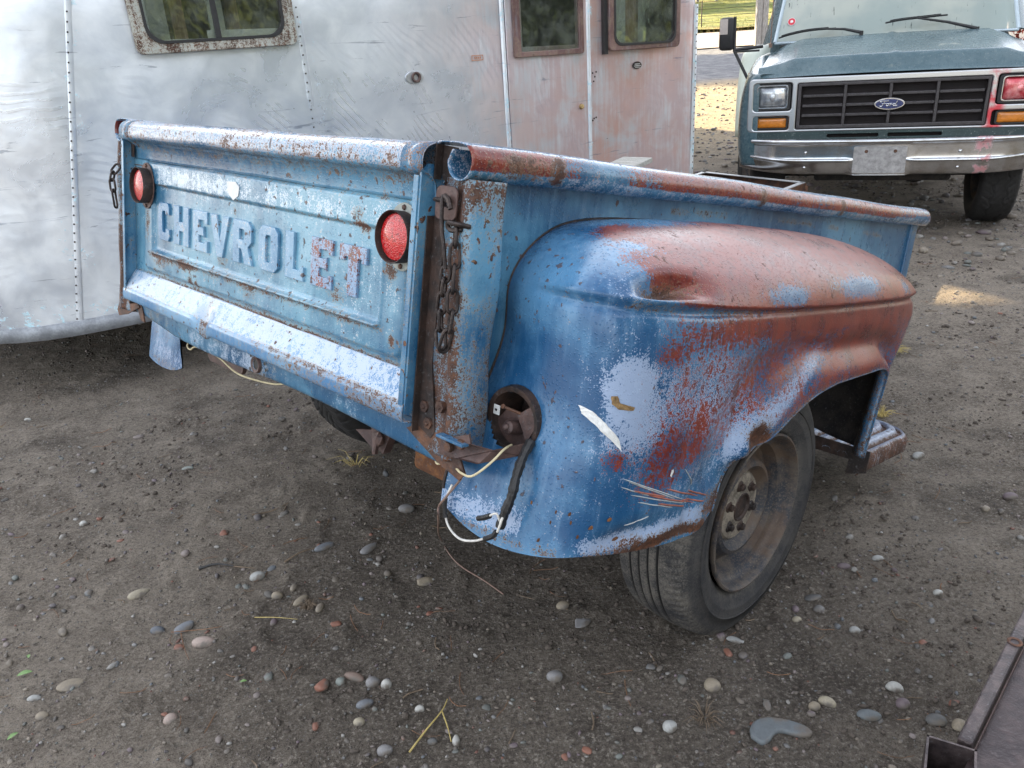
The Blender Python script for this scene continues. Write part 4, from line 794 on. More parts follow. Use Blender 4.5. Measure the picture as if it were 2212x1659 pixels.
Bb += outer * (B3((1, .230, .895), (.10, .088, .020), 1.05) + B3((1, .60, .590), (.1, .050, .030), 1.0) + B3((1, .50, .455), (.1, .07, .035), .85) + .95 * np.exp(-((fz_ - .418 - .010 * np.sin(fy_ * 22)) / .014) ** 2) * (fy_ < .5) + B3((1, .25, .435), (.1, .12, .018), .72) + B3((1, .55, .72), (.1, .05, .05), .20) + B3((1, .62, .66), (.1, .04, .09), .22))
Bb += .50 * np.exp(-((tv - 1) / .014) ** 2) + .45 * np.exp(-((fz_ - .435) / .012) ** 2) * (fx_ <= .93) * (fy_ < .2) + .30 * np.exp(-((fz_ - zc + .004) / .004) ** 2) * fade + B3((1.0, .42, .845), (.1, .10, .012), .35)
Bb += .16 * dome * ss(np.sin(fy_ * 9 + 2), .2, .9) * np.exp(-((fz_ - .90) / .03) ** 2)
Bb += .22 * dome * np.exp(-((fz_ - .885) / .02) ** 2) * np.exp(-((fy_ - .42) / .09) ** 2)
wcol = np.stack([Rr, Gg, Bb], -1).reshape(-1, 3)
Ff = grid_faces(NU, NV)
cen = Fd2.reshape(-1, 3)[Ff].mean(1); hc = np.array([.788, .636]); hole = (np.hypot((cen[:, 0] - hc[0]), (cen[:, 2] - hc[1])) < .052) & (cen[:, 1] < .2)
fme = mesh_np(Fd2.reshape(-1, 3), Ff[~hole], wcol); FL = Fd.copy(); _lo = 1 - ss(FL[..., 2], .44, .66); FL[..., 0] -= .11 * _lo * (1 - ss(FL[..., 0], .69, .90)); FL[..., 2] -= .055 * _lo; FL[..., 1] += .075
fme2 = mirror(mesh_np(FL.reshape(-1, 3), Ff, wcol * [.3, .6, .8] + [0, .05, .05]))
fo = link('fender', fme, M['fender'], bed, True); fo['label'] = 'right rear fender scraped to red primer, crumpled behind the wheel'
fl = link('fender', fme2, M['fender'], bed, True)
# rolled inner lip around the opening + dark inner skin
for (ob, src, sgn, dy) in ((fo, Fd2, 1, 0), (fl, FL, -1, 0)):
    e = src[:, -1]; rows = [e, e + np.array([.002, 0, 0]) * 1, e + np.array([-.018, 0, .0]) + (e - np.array([.98, .85, .4])) * np.array([0, .012, .012]), e + np.array([-.032, 0, 0]) + (e - np.array([.98, .85, .4])) * np.array([0, .03, .03])]
    V_ = np.stack(rows, 1).reshape(-1, 3) * np.array([sgn, 1, 1]) + np.array([0, dy, 0]); o = link('wheel_lip', mesh_np(V_, grid_faces(NU, 4), np.full((len(V_), 3), 1.) * [0, .1, .42]), M['fender'], ob, True); solid(o, .002, 0)
    inner = (src - N_ * .006)[:, 2:-2]; V_ = inner.reshape(-1, 3) * np.array([sgn, 1, 1]) + np.array([0, dy, 0]); Fi = grid_faces(NU, NV - 4)
    if sgn == 1: ce = V_[Fi].mean(1); Fi = Fi[~((np.hypot(ce[:, 0] - hc[0], ce[:, 2] - hc[1]) < .058) & (ce[:, 1] < .25))]
    link('inner_skin', mesh_np(V_, Fi), M['under'], ob, True)
    mb = MB(); P_ = [(sgn * .70, .20 + dy, .47), (sgn * .70, .27 + dy, .93), (sgn * .70, 1.52 + dy, .93), (sgn * .70, 1.5 + dy, .42)]; mb.poly(P_, (sgn * -.003, 0, 0)); mb.build('inner_apron', M['under'], ob)
# marks painted or scraped on the fender: placed just proud of the skin by nearest grid point
Ff2 = Fd2.reshape(-1, 3); Nn = N_.reshape(-1, 3)
def onskin(y, z, lift=.0012, x0=.88):
    m_ = (Ff2[:, 0] > x0); k = np.argmin(np.where(m_, (Ff2[:, 1] - y) ** 2 + (Ff2[:, 2] - z) ** 2, 9)); p = Ff2[k] + Nn[k] * lift; return (p[0], y, z) if m_[k] else tuple(p)
def skinpatch(name, pts, mat, lift=.0014, sub=4, label=None):
    bm = bmesh.new(); vs_ = [bm.verts.new((0, p[0], p[1])) for p in pts]; bm.faces.new(vs_); bmesh.ops.triangulate(bm, faces=bm.faces); bmesh.ops.subdivide_edges(bm, edges=bm.edges, cuts=sub, use_grid_fill=True)
    for v in bm.verts: q = onskin(v.co.y, v.co.z, lift); v.co.x = q[0]
    me = bpy.data.meshes.new(name); bm.to_mesh(me); bm.free(); o = link(name, me, mat, fo); return o
mb = MB(); mb.tube([tuple(q) for q in Fd2[8:190:3, 0] + np.array([.003, -.001, .001])], .0030, 6); mb.build('fender_seam', M['darkrust'], fo, True)
skinpatch('sticker_remnant', [(.108, .699), (.110, .685), (.128, .660), (.160, .626), (.153, .648), (.132, .674), (.118, .692)], M['white'], .0035)
skinpatch('sticker_remnant', [(.300, .560), (.305, .556), (.309, .566), (.306, .572), (.301, .570)], M['white'], .002)
M['filler'] = paint('grey_blue_filler', lo=(.22, .30, .46), hi=(.42, .46, .56), chalk=.25, rust=-.2, rough=.45, speck=.2, chc=(.5, .5, .56))
M['ochre'] = plain('ochre_rust', (.22, .14, .06), .8, 0, .4, 90)
skinpatch('ochre_stain', [(.134, .722), (.142, .723), (.147, .711), (.172, .704), (.170, .698), (.146, .700), (.137, .708)], M['ochre'], .0018, 2)
def scratches(name, mat, L, r=.0011, n=10):
    mb = MB()
    for (y0, z0, y1, z1) in L: mb.tube([onskin(y0 + (y1 - y0) * k / n, .018 + z0 + (z1 - z0) * k / n + .0003 * math.sin(k * 1.3), .0004) for k in range(n + 1)], [r * .3] + [r] * (n - 1) + [r * .3], 4)
    mb.build(name, mat, fo)
M['scratch'] = plain('bare_scratch', (.42, .45, .46), .5, .2, .2, 60); M['scrape'] = plain('primer_scrape', (.30, .09, .06), .6, 0, .3, 60)
scratches('scratch_marks', M['scratch'], [(.165, .560, .36, .482), (.19, .548, .33, .490), (.20, .522, .40, .462), (.22, .505, .33, .472), (.175, .540, .25, .512), (.35, .545, .40, .500), (.20, .462, .26, .470)])
scratches('primer_scrapes', M['scrape'], [(.25, .512, .42, .458), (.30, .515, .43, .470), (.20, .530, .30, .500), (.36, .480, .46, .452), (.39, .490, .47, .462), (.28, .49, .38, .462)], .0018)
mb = MB()
for (y0, z0, L_n) in ((.07, .455, .03), (.13, .487, .04), (.16, .50, .03), (.10, .51, .03), (.20, .45, .05), (.08, .49, .012), (.085, .51, .012), (.10, .495, .010), (.11, .47, .014), (.06, .52, .01)):
    p = onskin(y0, z0, .0005); mb.ball(p, .006, 1, (.25, L_n / .012 * .5, .7))
tag(mb.build('rust_scabs', M['orangerust'], fo, True), kind='stuff')
# --- lamp bucket in the fender tail
mb = MB(); cx_, cz_ = hc; mb.lathe([(.104, .0635), (.088, .0615), (.0875, .0560), (.0890, .0520), (.110, .0490), (.165, .046), (.168, .0)], 48, 'y', (cx_, 0, cz_)); bk = mb.build('lamp_bucket', M['darkrust'], bed, True)
mb = MB(); mb.poly([(cx_ - .050, .104, cz_ - .012), (cx_ - .035, .104, cz_ - .048), (cx_ + .03, .104, cz_ - .056), (cx_ + .052, .104, cz_ - .02), (cx_ + .050, .104, cz_ + .01), (cx_ + .01, .107, cz_ + .006), (cx_ - .03, .107, cz_ + .012)], (0, .004, 0)); mb.build('bucket_plate', M['bracket'], bk)
mb = MB(); mb.tube([(cx_ + .004, .104, cz_ - .014), (cx_ + .002, .078, cz_ - .010), (cx_ + .002, .074, cz_ - .009)], [.014, .0125, .008], 14); mb.build('bulb_socket', M['bracket'], bk, True)
mb = MB(); mb.ball((cx_ + .002, .074, cz_ - .009), .0075, 2); mb.build('socket_tip', M['bracket'], bk, True)
mb = MB(); mb.poly([(cx_ + .012, .088, cz_ + .014), (cx_ + .048, .088, cz_ + .042), (cx_ + .056, .088, cz_ + .002), (cx_ + .040, .088, cz_ - .030), (cx_ + .03, .088, cz_ - .012)], (0, .005, 0)); mb.build('bucket_flap', M['bracket'], bk)
mb = MB(); mb.tube([(cx_ + .018, .090, cz_ + .018), (cx_ - .004, .068, cz_ + .028)], .0028, 8); mb.ball((cx_ - .004, .067, cz_ + .0285), .005, 1); mb.build('bucket_bolt', M['rust'], bk, True)
mb = MB(); mb.box(cx_ - .049, cx_ - .034, .090, .092, cz_ + .0, cz_ + .018, .0006); mb.build('white_tag', M['white'], bk)
mb = MB(); mb.box(cx_ - .0435, cx_ - .0395, .0885, .0899, cz_ + .007, cz_ + .011); mb.build('tag_hole', M['blackrubber'], bk)
mb = MB(); mb.poly([(.715, -.014, .570), (.722, -.016, .600), (.790, -.016, .628), (.795, -.016, .612), (.812, .02, .600), (.838, .07, .612), (.838, .07, .590), (.80, .0, .575), (.76, -.014, .575)], (0, .004, 0)); lb_ = mb.build('lamp_bracket', M['bracket'], bed)
mb = MB(); mb.box(.722, .79, -.030, -.013, .606, .611, .001); mb.build('bracket_flange', M['post'], lb_)
mb = MB()
for a, c_ in ((.745, .592), (.775, .606)): mb.lathe([(-.007, 0), (-.007, .009), (0, .010)], 6, 'y', (a, -.015, c_))
mb.build('bracket_bolts', M['rust'], lb_)
# --- wiring
M['tape'] = plain('black_tape', (.012, .012, .013), .3, 0, .4, 60, .5); M['cream'] = plain('cream_wire', (.55, .48, .30), .5, 0, .15, 50); M['whitewire'] = plain('white_wire', (.60, .58, .54), .5, 0, .2, 50); M['brownwire'] = plain('dirty_wire', (.20, .13, .10), .6, 0, .2, 50)
def cable(name, pts, r, mat, parent=bed, n=40, wob=0):
    P_ = catmull(pts, n); rr_ = [r * (1 + wob * math.sin(i * 1.9) * .5 + wob * math.sin(i * .7) * .5) for i in range(n)]; mb = MB(); mb.tube(P_, rr_, 8); return mb.build(name, M[mat], parent, True)
cable('taped_cable', [(.842, .085, .615), (.847, .062, .590), (.852, .045, .560), (.855, .036, .530), (.850, .030, .500), (.843, .028, .468)], .0088, 'tape', wob=.16)
cable('cream_wire', [(.815, .065, .603), (.831, .03, .606), (.832, .0, .588), (.811, -.02, .561), (.775, -.012, .553), (.749, 0, .55), (.70, .012, .540), (.678, .018, .533), (.670, .02, .548)], .0021, 'cream')
cable('white_wire', [(.843, .024, .470), (.853, .02, .490), (.845, .02, .462), (.836, .02, .453), (.798, .02, .426), (.757, .02, .412), (.725, .02, .422), (.711, .02, .444), (.709, .02, .471), (.712, .03, .50)], .0022, 'whitewire')
cable('wire_splice', [(.843, .020, .462), (.838, .018, .452), (.828, .018, .444), (.818, .019, .438)], .0048, 'tape')
cable('wire_splice', [(.7095, .019, .475), (.709, .019, .462), (.711, .019, .446), (.714, .019, .438)], .0042, 'tape')
cable('white_wire', [(.846, .024, .478), (.840, .018, .494), (.820, .018, .481)], .0020, 'whitewire'); cable('wire_splice', [(.826, .018, .485), (.812, .018, .476), (.796, .02, .468)], .0050, 'tape')
wm = BM_.inverted(); gpt = lambda x, y, z: tuple(wm @ Vector((x, y, z + float(gz(x, y)))))
cable('brown_wire', [(.735, .03, .52), (.729, .0, .487), (.714, .0, .464), (.716, .0, .437), gpt(-.25, 2.05, .045), gpt(-.215, 1.99, .012), gpt(-.175, 1.927, .008), gpt(-.115, 1.871, .007), gpt(-.061, 1.805, .006)], .0022, 'brownwire')
cable('cream_wire', [(-.45, .08, .53), (-.441, .06, .506), (-.412, .055, .5), (-.383, .06, .513), (-.261, .06, .514), (-.159, .06, .495), (-.053, .06, .501), (.056, .06, .519), (.12, .07, .55)], .0024, 'cream')
# --- chains (each link a piece)
def chain_link(parent, c, d, tw, L=.046, Wd=.024, r=.0030):
    d = Vector(d).normalized(); q = d.orthogonal().normalized(); q = Matrix.Rotation(tw, 3, d) @ q; P_ = []
    hw, hl = Wd / 2 - r, L / 2 - Wd / 2
    for k in range(9): a = math.pi * k / 8; P_.append(Vector(c) + q * hw * math.cos(a) + d * (hl + hw * math.sin(a)))
    for k in range(9): a = math.pi + math.pi * k / 8; P_.append(Vector(c) + q * hw * math.cos(a) + d * (-hl + hw * math.sin(a)))
    mb = MB(); mb.tube(P_, r, 7, closed=True); return mb.build('chain_link', M['chain'], parent, True)
def chain(pts, n, name='chain', tw0=.5):
    P_ = catmull(pts, n + 1); root = None; e = bpy.data.objects.new(name, None); COL.objects.link(e); e.parent = bed
    for i in range(n): a, b = P_[i], P_[i + 1]; chain_link(e, (a + b) / 2, b - a, tw0 + (i % 2) * 1.25 + .1 * math.sin(i), L=float(np.linalg.norm(b - a)) + .0125)
    return e
chain([(.7030, -.020, .895), (.7030, -.022, .86), (.700, -.022, .81), (.712, -.024, .762)], 5, tw0=.5)
chain([(.716, -.018, .962), (.722, -.020, .92), (.726, -.022, .86), (.728, -.022, .81), (.718, -.026, .758)], 6, tw0=1.4)
mb = MB(); mb.tube(catmull([(.682, -.020, 1.012), (.684, -.024, 1.0), (.688, -.024, .96), (.697, -.024, .93), (.703, -.022, .893)], 16), .0036, 8); mb.tube([(.66, -.02, 1.004), (.70, -.02, 1.004)], .0038, 8); mb.tube([(.687, -.022, 1.012), (.699, -.024, 1.006), (.706, -.024, .992)], .0045, 8); mb.build('chain_hook', M['chain'], bed, True)
mb = MB(); me = plate(rrect(.656, .709, .972, 1.028, .012, 4), [rrect(.668, .694, .994, 1.010, .004, 2)], .005, .0015); shift(me, 0, -.010, 0); link('hook_plate', me, M['bracket'], bed)
mb = MB(); mb.tube(catmull([(.735, -.004, .967), (.728, -.020, .969), (.712, -.024, .970), (.699, -.020, .970), (.697, -.018, .962), (.710, -.020, .958), (.728, -.014, .962)], 24), .0042, 8); mb.build('chain_eye', M['chain'], bed, True)
chain([(-.672, -.030, .972), (-.680, -.045, .945), (-.676, -.045, .915), (-.668, -.040, .86)], 4, tw0=.3)
# --- wheels
def tyre_mesh(R0, wd, rimR, style, seg=400, crown=.010):
    hw = wd / 2; pr = []
    # from inner bead over the tread to the outer bead, x = axial (outer +)
    sw = [(-hw * .80, rimR), (-hw * .98, rimR + .02), (-hw * 1.10, (rimR + R0) / 2), (-hw * 1.04, R0 - .035), (-hw * .90, R0 - .012)]
    tn = 46; tr = [(x_, R0 - crown * (x_ / hw) ** 2) for x_ in np.linspace(-hw * .82, hw * .82, tn)]
    sw2 = [(-a, b) for a, b in sw[::-1]]; sw2 = sw2[:-2] + [(hw * 1.112, rimR + .072), (hw * 1.095, rimR + .069), (hw * 1.10, rimR + .062), (hw * 1.08, rimR + .050), (hw * 1.088, rimR + .047), (hw * 1.07, rimR + .043), (hw * 1.0, rimR + .030), (hw * .985, rimR + .020), (hw * .90, rimR + .008), (hw * .80, rimR)]
    pr = np.array(sw + tr + sw2); m_ = len(pr); ang = np.linspace(0, 2 * np.pi, seg, endpoint=False)
    X_ = np.tile(pr[:, 0], (seg, 1)); R1 = np.tile(pr[:, 1], (seg, 1)); A_ = ang[:, None] + 0 * X_
    tread = (np.arange(m_) >= 4) & (np.arange(m_) <= 5 + tn); u = X_ / hw
    if style == 'rib':
        g_ = np.zeros_like(R1)
        for c_ in (-.52, -.24, .02, .28): g_ = np.maximum(g_, np.exp(-((u - c_) / .032) ** 4))
        sip = (np.sin(A_ * 100 + u * 5) > .45) & (u > .50) & (u < .97); g_ = np.maximum(g_, sip * .30); g_ = np.maximum(g_, .22 * ((np.sin(A_ * 100 + u * 9) > .6) & (u < -.60)))
    else:
        g_ = np.zeros_like(R1)
        for c_ in (-.34, .34): g_ = np.maximum(g_, np.exp(-((u - c_ - .09 * np.sin(A_ * 22)) / .05) ** 4))
        g_ = np.maximum(g_, .9 * (np.abs(np.sin(A_ * 22 + np.abs(u) * 5)) < .22) * (np.abs(u) > .25)); g_ = np.maximum(g_, .7 * (np.abs(np.sin(A_ * 22 + u * 9 + 1)) < .16) * (np.abs(u) < .3))
    R1 = R1 - g_ * .0085 * tread[None, :]
    # moulded ring lines on the side wall
    V_ = np.stack([X_, R1 * np.cos(A_), R1 * np.sin(A_)], -1).reshape(-1, 3); gg_ = (g_ * tread[None, :]).reshape(-1); return mesh_np(V_, grid_faces(seg, m_, wrapu=True), np.stack([gg_] * 3, -1))
t = NT('dusty_tyre'); n1 = t.noise(14, 7, .7); n2 = t.noise(220, 4, .75); c = t.mix(t.sm(t.ma('ADD', t.ma('MULTIPLY', n1, .6), t.ma('MULTIPLY', n2, .5)), .44, .66), (.028, .028, .031), (.125, .114, .100)); c = t.mix(t.sm(n2, .62, .72), c, (.19, .17, .145))
c = t.mix(t.sm(t.attr('w', 0), .15, .6), c, (.012, .011, .011)); c = t.mix(t.ma('MULTIPLY', t.sm(t.xyz(0), .088, .096), .62), c, (.026, .027, .031)); M['tyre'] = t.done(t.pbsdf(Base_Color=c, Roughness=.78, Specular_IOR_Level=.35, Normal=t.bump(n2, .25, .002)))
M['tyre_dark'] = plain('dark_tyre', (.022, .021, .021), .75, 0, .4, 30)
t = NT('dusty_rim'); n1 = t.noise(12, 7, .7); n2 = t.noise(200, 4, .7); c = t.mix(t.sm(n1, .42, .6), (.03, .034, .045), (.11, .09, .075)); c = t.mix(t.sm(n2, .5, .66), c, (.14, .115, .09)); c = t.mix(t.ma('MULTIPLY', t.sm(t.noise(8, 5, .7), .48, .62), .7), c, (.105, .066, .042))
M['rim'] = t.done(t.pbsdf(Base_Color=c, Roughness=.6, Metallic=.15, Normal=t.bump(n2, .4, .002)))
M['hub'] = plain('dusty_white_hub', (.20, .172, .138), .75, 0, .6, 26)
tyre_r = tyre_mesh(.330, .188, .200, 'rib')
for sg in (1, -1):
    wh = bpy.data.objects.new('wheel', None); COL.objects.link(wh); wh.parent = bed; wh.location = ((.838 if sg > 0 else -.675), (.852 if sg > 0 else .95), .326 if sg > 0 else .322); wh.rotation_euler = (.4, 0, 0 if sg > 0 else math.pi)
    link('tyre', tyre_r, M['tyre'] if sg > 0 else M['tyre_dark'], wh, True) if sg > 0 else None
    if sg < 0: o = bpy.data.objects.new('tyre', tyre_mesh(.322, .182, .200, 'at')); COL.objects.link(o); o.data.materials.append(M['tyre_dark']); o.parent = wh; o.data.polygons.foreach_set('use_smooth', [True] * len(o.data.polygons))
    prof = [(.084, .199), (.092, .2035), (.097, .203), (.0985, .198), (.094, .194), (.080, .190), (.066, .187), (.060, .180), (.056, .170), (.036, .165), (.026, .160), (.022, .150), (.028, .138), (.046, .128), (.058, .120), (.061, .110), (.054, .102), (.040, .096), (.036, .090)]
    mb = MB(); mb.lathe(prof, 72); mb.lathe([(-.085, .199), (-.09, .19), (-.06, .17), (.0, .165), (.02, .165)], 48); mb.build('rim', M['rim'], wh, True)
    mb = MB(); mb.lathe([(.036, .0905), (.044, .084), (.047, .068), (.045, .050), (.050, .042), (.0505, .037)], 60); hb_ = mb.build('wheel_centre', M['hub'], wh, True)
    mb = MB(); mb.lathe([(.0505, .0375), (.053, .036), (.0525, .033), (.047, .030), (.046, .0)], 40); mb.build('hub_cap', M['darkrust'], wh, True)
    for k in range(6):
        a = k * math.pi / 3 + .45; mb = MB(); mb.lathe([(.042, .018), (.049, .0125), (.050, .0095), (.057, .0090), (.059, .006), (.059, 0)], 12, 'x', (0, .060 * math.cos(a), .060 * math.sin(a))); mb.build('lug_nut', M['darkrust'], wh)
# --- short running board
V_ = []; n_ = 60; m_ = 70
xx = np.linspace(.70, .945, n_); zz0 = .370
out = [(x_, zz0 + .0070 * (1 if (math.sin((x_ - .70) / .268 * 2 * math.pi * 5.5) > -.1) else -1) * min(1, 1.6 * abs(math.sin((x_ - .70) / .268 * 2 * math.pi * 5.5) + .1))) for x_ in xx] + [(.954, .366), (.960, .356), (.960, .324), (.954, .318)]
ybs = np.linspace(1.41, 1.90, m_)
for y in ybs:
    cut = max(0, (y - 1.80) / .10); shr = 1 - .38 * (1 - math.sqrt(max(0, 1 - min(cut, 1) ** 2)))
    for (x_, z_) in out: V_.append((.70 + (x_ - .70) * shr, y, z_))
_rz = np.tile(np.array([q[1] for q in out]), m_); _cr = ss(_rz, .366, .376); o = link('running_board', mesh_np(V_, grid_faces(m_, len(out)), np.stack([.15 * (1 - _cr), .55 * _cr, .42 * (1 - _cr) - .18 * _cr], -1)), M['step'], bed, True); solid(o, .003, -1)
mb = MB(); mb.poly([(.71, 1.90, .32), (.84, 1.90, .32), (.84, 1.90, .366), (.71, 1.90, .366)], (0, .003, 0)); mb.build('step_skirt', M['step'], bed)
mb = MB(); mb.poly([(.93, 1.405, .315), (.985, 1.405, .335), (.985, 1.405, .40), (.93, 1.405, .40)], (0, .004, 0)); mb.poly([(.70, 1.41, .40), (.97, 1.41, .40), (.97, 1.41, .36), (.70, 1.41, .36)], (0, .004, 0)); mb.build('step_bracket', M['darkrust'], bed)
# board lying in the bed
mb = MB(); mb.box(-.075, .075, -.95, .12, -.011, .011, .003); pl = mb.build('wood_plank', M['palewood']); pl.matrix_world = BM_ @ Matrix.Translation((-.50, 2.06, 1.157)) @ Matrix.Rotation(.30, 4, 'X') @ Matrix.Rotation(.12, 4, 'Z'); tag(pl, 'short pale grey board sticking up over the far rail of the blue truck bed', 'board')
mb = MB()
# ================================================================ VAN
VM = Matrix.Translation((2.65, 5.55, 0)) @ Matrix.Rotation(-.38, 4, 'Z')
van = empty('parked_van', VM); tag(van, 'dusty teal green van with chrome bumper and dark grille parked behind the truck bed', 'van')
def carpaint(name, a, b, rough=.32):
    t = NT(name); n1 = t.noise(1.6, 5, .6); n2 = t.noise(30, 6, .7); c = t.mix(t.sm(t.ma('ADD', n1, t.ma('MULTIPLY', t.ma('SUBTRACT', n2, .5), .3)), .38, .62), a, b)
    c = t.mix(t.sm(t.noise(5, 7, .7), .60, .72), c, (.30, .33, .30)); c = t.mix(t.sm(t.noise(150, 2), .66, .72), c, (.35, .38, .36))
    return t.done(t.pbsdf(Base_Color=c, Roughness=t.ma('ADD', rough, t.ma('MULTIPLY', n2, .2)), Coat_Weight=.35, Coat_Roughness=.2, Normal=t.bump(n2, .1, .002)))
M['teal'] = carpaint('dusty_teal_paint', (.055, .105, .128), (.105, .160, .182), .18); M['tealdark'] = carpaint('dark_teal_lower', (.015, .035, .038), (.03, .06, .062), .4); M['palefender'] = plain('pale_fender_paint', (.55, .60, .52), .4, 0, .08, 5)  # pale rear flare has sunlight painted into its colour
t = NT('aged_chrome'); n1 = t.noise(6, 6, .7); n2 = t.noise(90, 5, .7); c = t.mix(t.sm(n1, .45, .65), (.62, .63, .65), (.45, .43, .42)); c = t.mix(t.sm(n2, .64, .72), c, (.25, .19, .15))
M['chrome'] = t.done(t.pbsdf(Base_Color=c, Metallic=1., Roughness=t.ma('ADD', .10, t.ma('MULTIPLY', n1, .2)), Normal=t.bump(t.noise(5, 2), .25, .01)))
def redden(name, base, cx, wd):   # red reflected glare painted into the trim round the right headlamp
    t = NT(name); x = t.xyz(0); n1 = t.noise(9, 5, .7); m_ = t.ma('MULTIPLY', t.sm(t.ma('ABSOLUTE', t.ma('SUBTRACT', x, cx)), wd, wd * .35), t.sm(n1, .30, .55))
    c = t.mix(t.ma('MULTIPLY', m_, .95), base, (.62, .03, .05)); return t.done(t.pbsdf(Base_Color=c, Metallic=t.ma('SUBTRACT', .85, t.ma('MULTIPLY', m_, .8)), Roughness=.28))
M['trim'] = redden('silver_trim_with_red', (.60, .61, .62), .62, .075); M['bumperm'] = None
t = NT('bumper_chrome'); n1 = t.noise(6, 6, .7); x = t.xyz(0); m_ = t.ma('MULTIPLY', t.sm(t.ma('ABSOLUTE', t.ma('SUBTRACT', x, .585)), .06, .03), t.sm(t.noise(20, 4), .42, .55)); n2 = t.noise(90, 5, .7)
c = t.mix(t.sm(n1, .45, .65), (.66, .67, .69), (.50, .48, .46)); c = t.mix(t.sm(n2, .66, .74), c, (.25, .18, .13)); c = t.mix(t.ma('MULTIPLY', m_, .5), c, (.6, .03, .06))  # red glare painted into the chrome below the right headlamp
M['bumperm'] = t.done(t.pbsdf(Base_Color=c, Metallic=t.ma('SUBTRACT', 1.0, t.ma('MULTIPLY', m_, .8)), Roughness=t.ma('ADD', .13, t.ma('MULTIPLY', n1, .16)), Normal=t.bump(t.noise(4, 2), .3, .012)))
M['plate_grey'] = plain('dusty_bare_plate', (.36, .35, .35), .55, .4, .3, 26); M['grille'] = plain('dark_grille_plastic', (.045, .04, .043), .42, 0, .35, 30); M['grille_back'] = plain('radiator_dark', (.012, .008, .009), .8)
M['amber'] = plain('amber_lens', (.62, .20, .015), .25, 0, .15, 40, .3, .6, .5)
# hood
n_, m_ = 90, 60; xs_ = np.linspace(-.885, .885, n_); ts = np.linspace(0, 1, m_); A, B = np.meshgrid(xs_, ts, indexing='ij')
ctr = np.exp(-(A / .022) ** 2) * .010
y1 = .10 + 0 * A
shelf = ss(.70 - np.abs(A), -.06, .06)          # raised centre field
Yh = np.where(B < .18, .10 + .09 * (B / .18), .19 + (B - .18) / .82 * .71)
zf = 1.092 + (.088 + .028 * shelf - .012 * np.abs(A) * 0) * ss(B, 0, .19)
Zh = zf + (B > .18) * ((B - .18) / .82) * (.128 - .0 * shelf) * (1 - .10 * (B - .18)) - .05 * ss(np.abs(A), .74, .885) * ss(B, .1, .3) * 1.0
Zh = Zh + ctr * ss(B, .1, .25) + .012 * (1 - (A / .885) ** 2)
Zh = np.where(B >= .999, Zh - .01, Zh); wtap = 1 - .045 * B
link('hood', mesh_np(np.stack([A * wtap, Yh, Zh], -1).reshape(-1, 3), grid_faces(n_, m_)), M['teal'], van, True)
# body sides (fender bulge, rounded front corners), lower valance, cab
for sg in (-1, 1):
    pl_ = catmull([(.86, .098), (.93, .105), (.965, .14), (.985, .25), (1.0, .5), (1.01, 1.0), (1.01, 2.2), (1.01, 3.6), (1.0, 5.2)], 60); zc_ = catmull([(0, .50), (.018, .62), (.022, .80), (.012, .95), (-.015, 1.06), (-.06, 1.115), (-.14, 1.12), (-.24, 1.10)], 30)
    V_ = np.array([(sg * (p[0] + (q[0] if i > 6 else q[0] * i / 6)), p[1] - (q[0] * .2), q[1] + .13 * min(1, max(0, (p[1] - .1) / .8)) * (q[1] > 1.0) * ((q[1] - 1.0) / .16)) for i, p in enumerate(pl_) for q in zc_])
    F_ = grid_faces(60, 30); ce = V_[F_].mean(1); F_ = F_[~((np.hypot(ce[:, 1] - .62, ce[:, 2] - .40) < .43))]
    o = link('body_side', mesh_np(V_, F_), M['teal'], van, True); solid(o, .004, 0)
    mb = MB(); mb.box(*sorted((sg * .93, sg * .55)), .30, 1.1, .45, .90); mb.build('wheel_well', M['under'], van)
mb = MB(); 
me = plate([(-.90, .66), (.90, .66), (.92, .735), (-.92, .735)], [rrect(-.388, -.056, .684, .708, .008, 3), rrect(.002, .335, .684, .708, .008, 3)], .02, .003); shift(me, 0, .115, 0); link('valance', me, M['tealdark'], van)
mb = MB(); mb.box(-.86, .86, .14, .9, .45, 1.08); mb.build('engine_bay', M['grille_back'], van)
# cab: windscreen, pillars, roof, rear box
def ws(x, t_): return (x * (1 - .105 * t_), .90 + .46 * t_ + .05 * (x / .83) ** 2, 1.318 + .66 * t_)
n_, m_ = 30, 20; V_ = [ws(a, b) for a in np.linspace(-.815, .815, n_) for b in np.linspace(.0, 1, m_)]
t = NT('dewy_windscreen'); n1 = t.noise(260, 3, .7); trl_ = t.noise(6, 4, .65, t.sc(t.P(), (9, 1, 1.0)))
c = t.mix(t.sm(t.noise(1.6, 4), .4, .6), (.42, .50, .47), (.60, .64, .57)); c = t.mix(t.ma('MULTIPLY', t.sm(trl_, .64, .72), .4), c, (.16, .20, .19))
ff = t.ma('SUBTRACT', .62, t.ma('MULTIPLY', t.sm(trl_, .64, .72), .4)); pb = t.pbsdf(Base_Color=c, Roughness=.10, Coat_Weight=.8, Normal=t.bump(n1, .12, .001)); tp = t.n('ShaderNodeBsdfTransparent'); m2 = t.n('ShaderNodeMixShader'); t.set(m2.inputs[0], ff); t.t.links.new(tp.outputs[0], m2.inputs[1]); t.t.links.new(pb, m2.inputs[2])
M['dewglass'] = t.done(m2.outputs[0])
wsg = link('windscreen', mesh_np(V_, grid_faces(n_, m_)), M['dewglass'], van, True)
M['paletrim'] = plain('pale_blue_trim', (.42, .50, .55), .35, .3, .1, 20)
fr_ = MB(); edge_ = [ws(x_, 0) for x_ in np.linspace(-.83, .83, 16)]; 
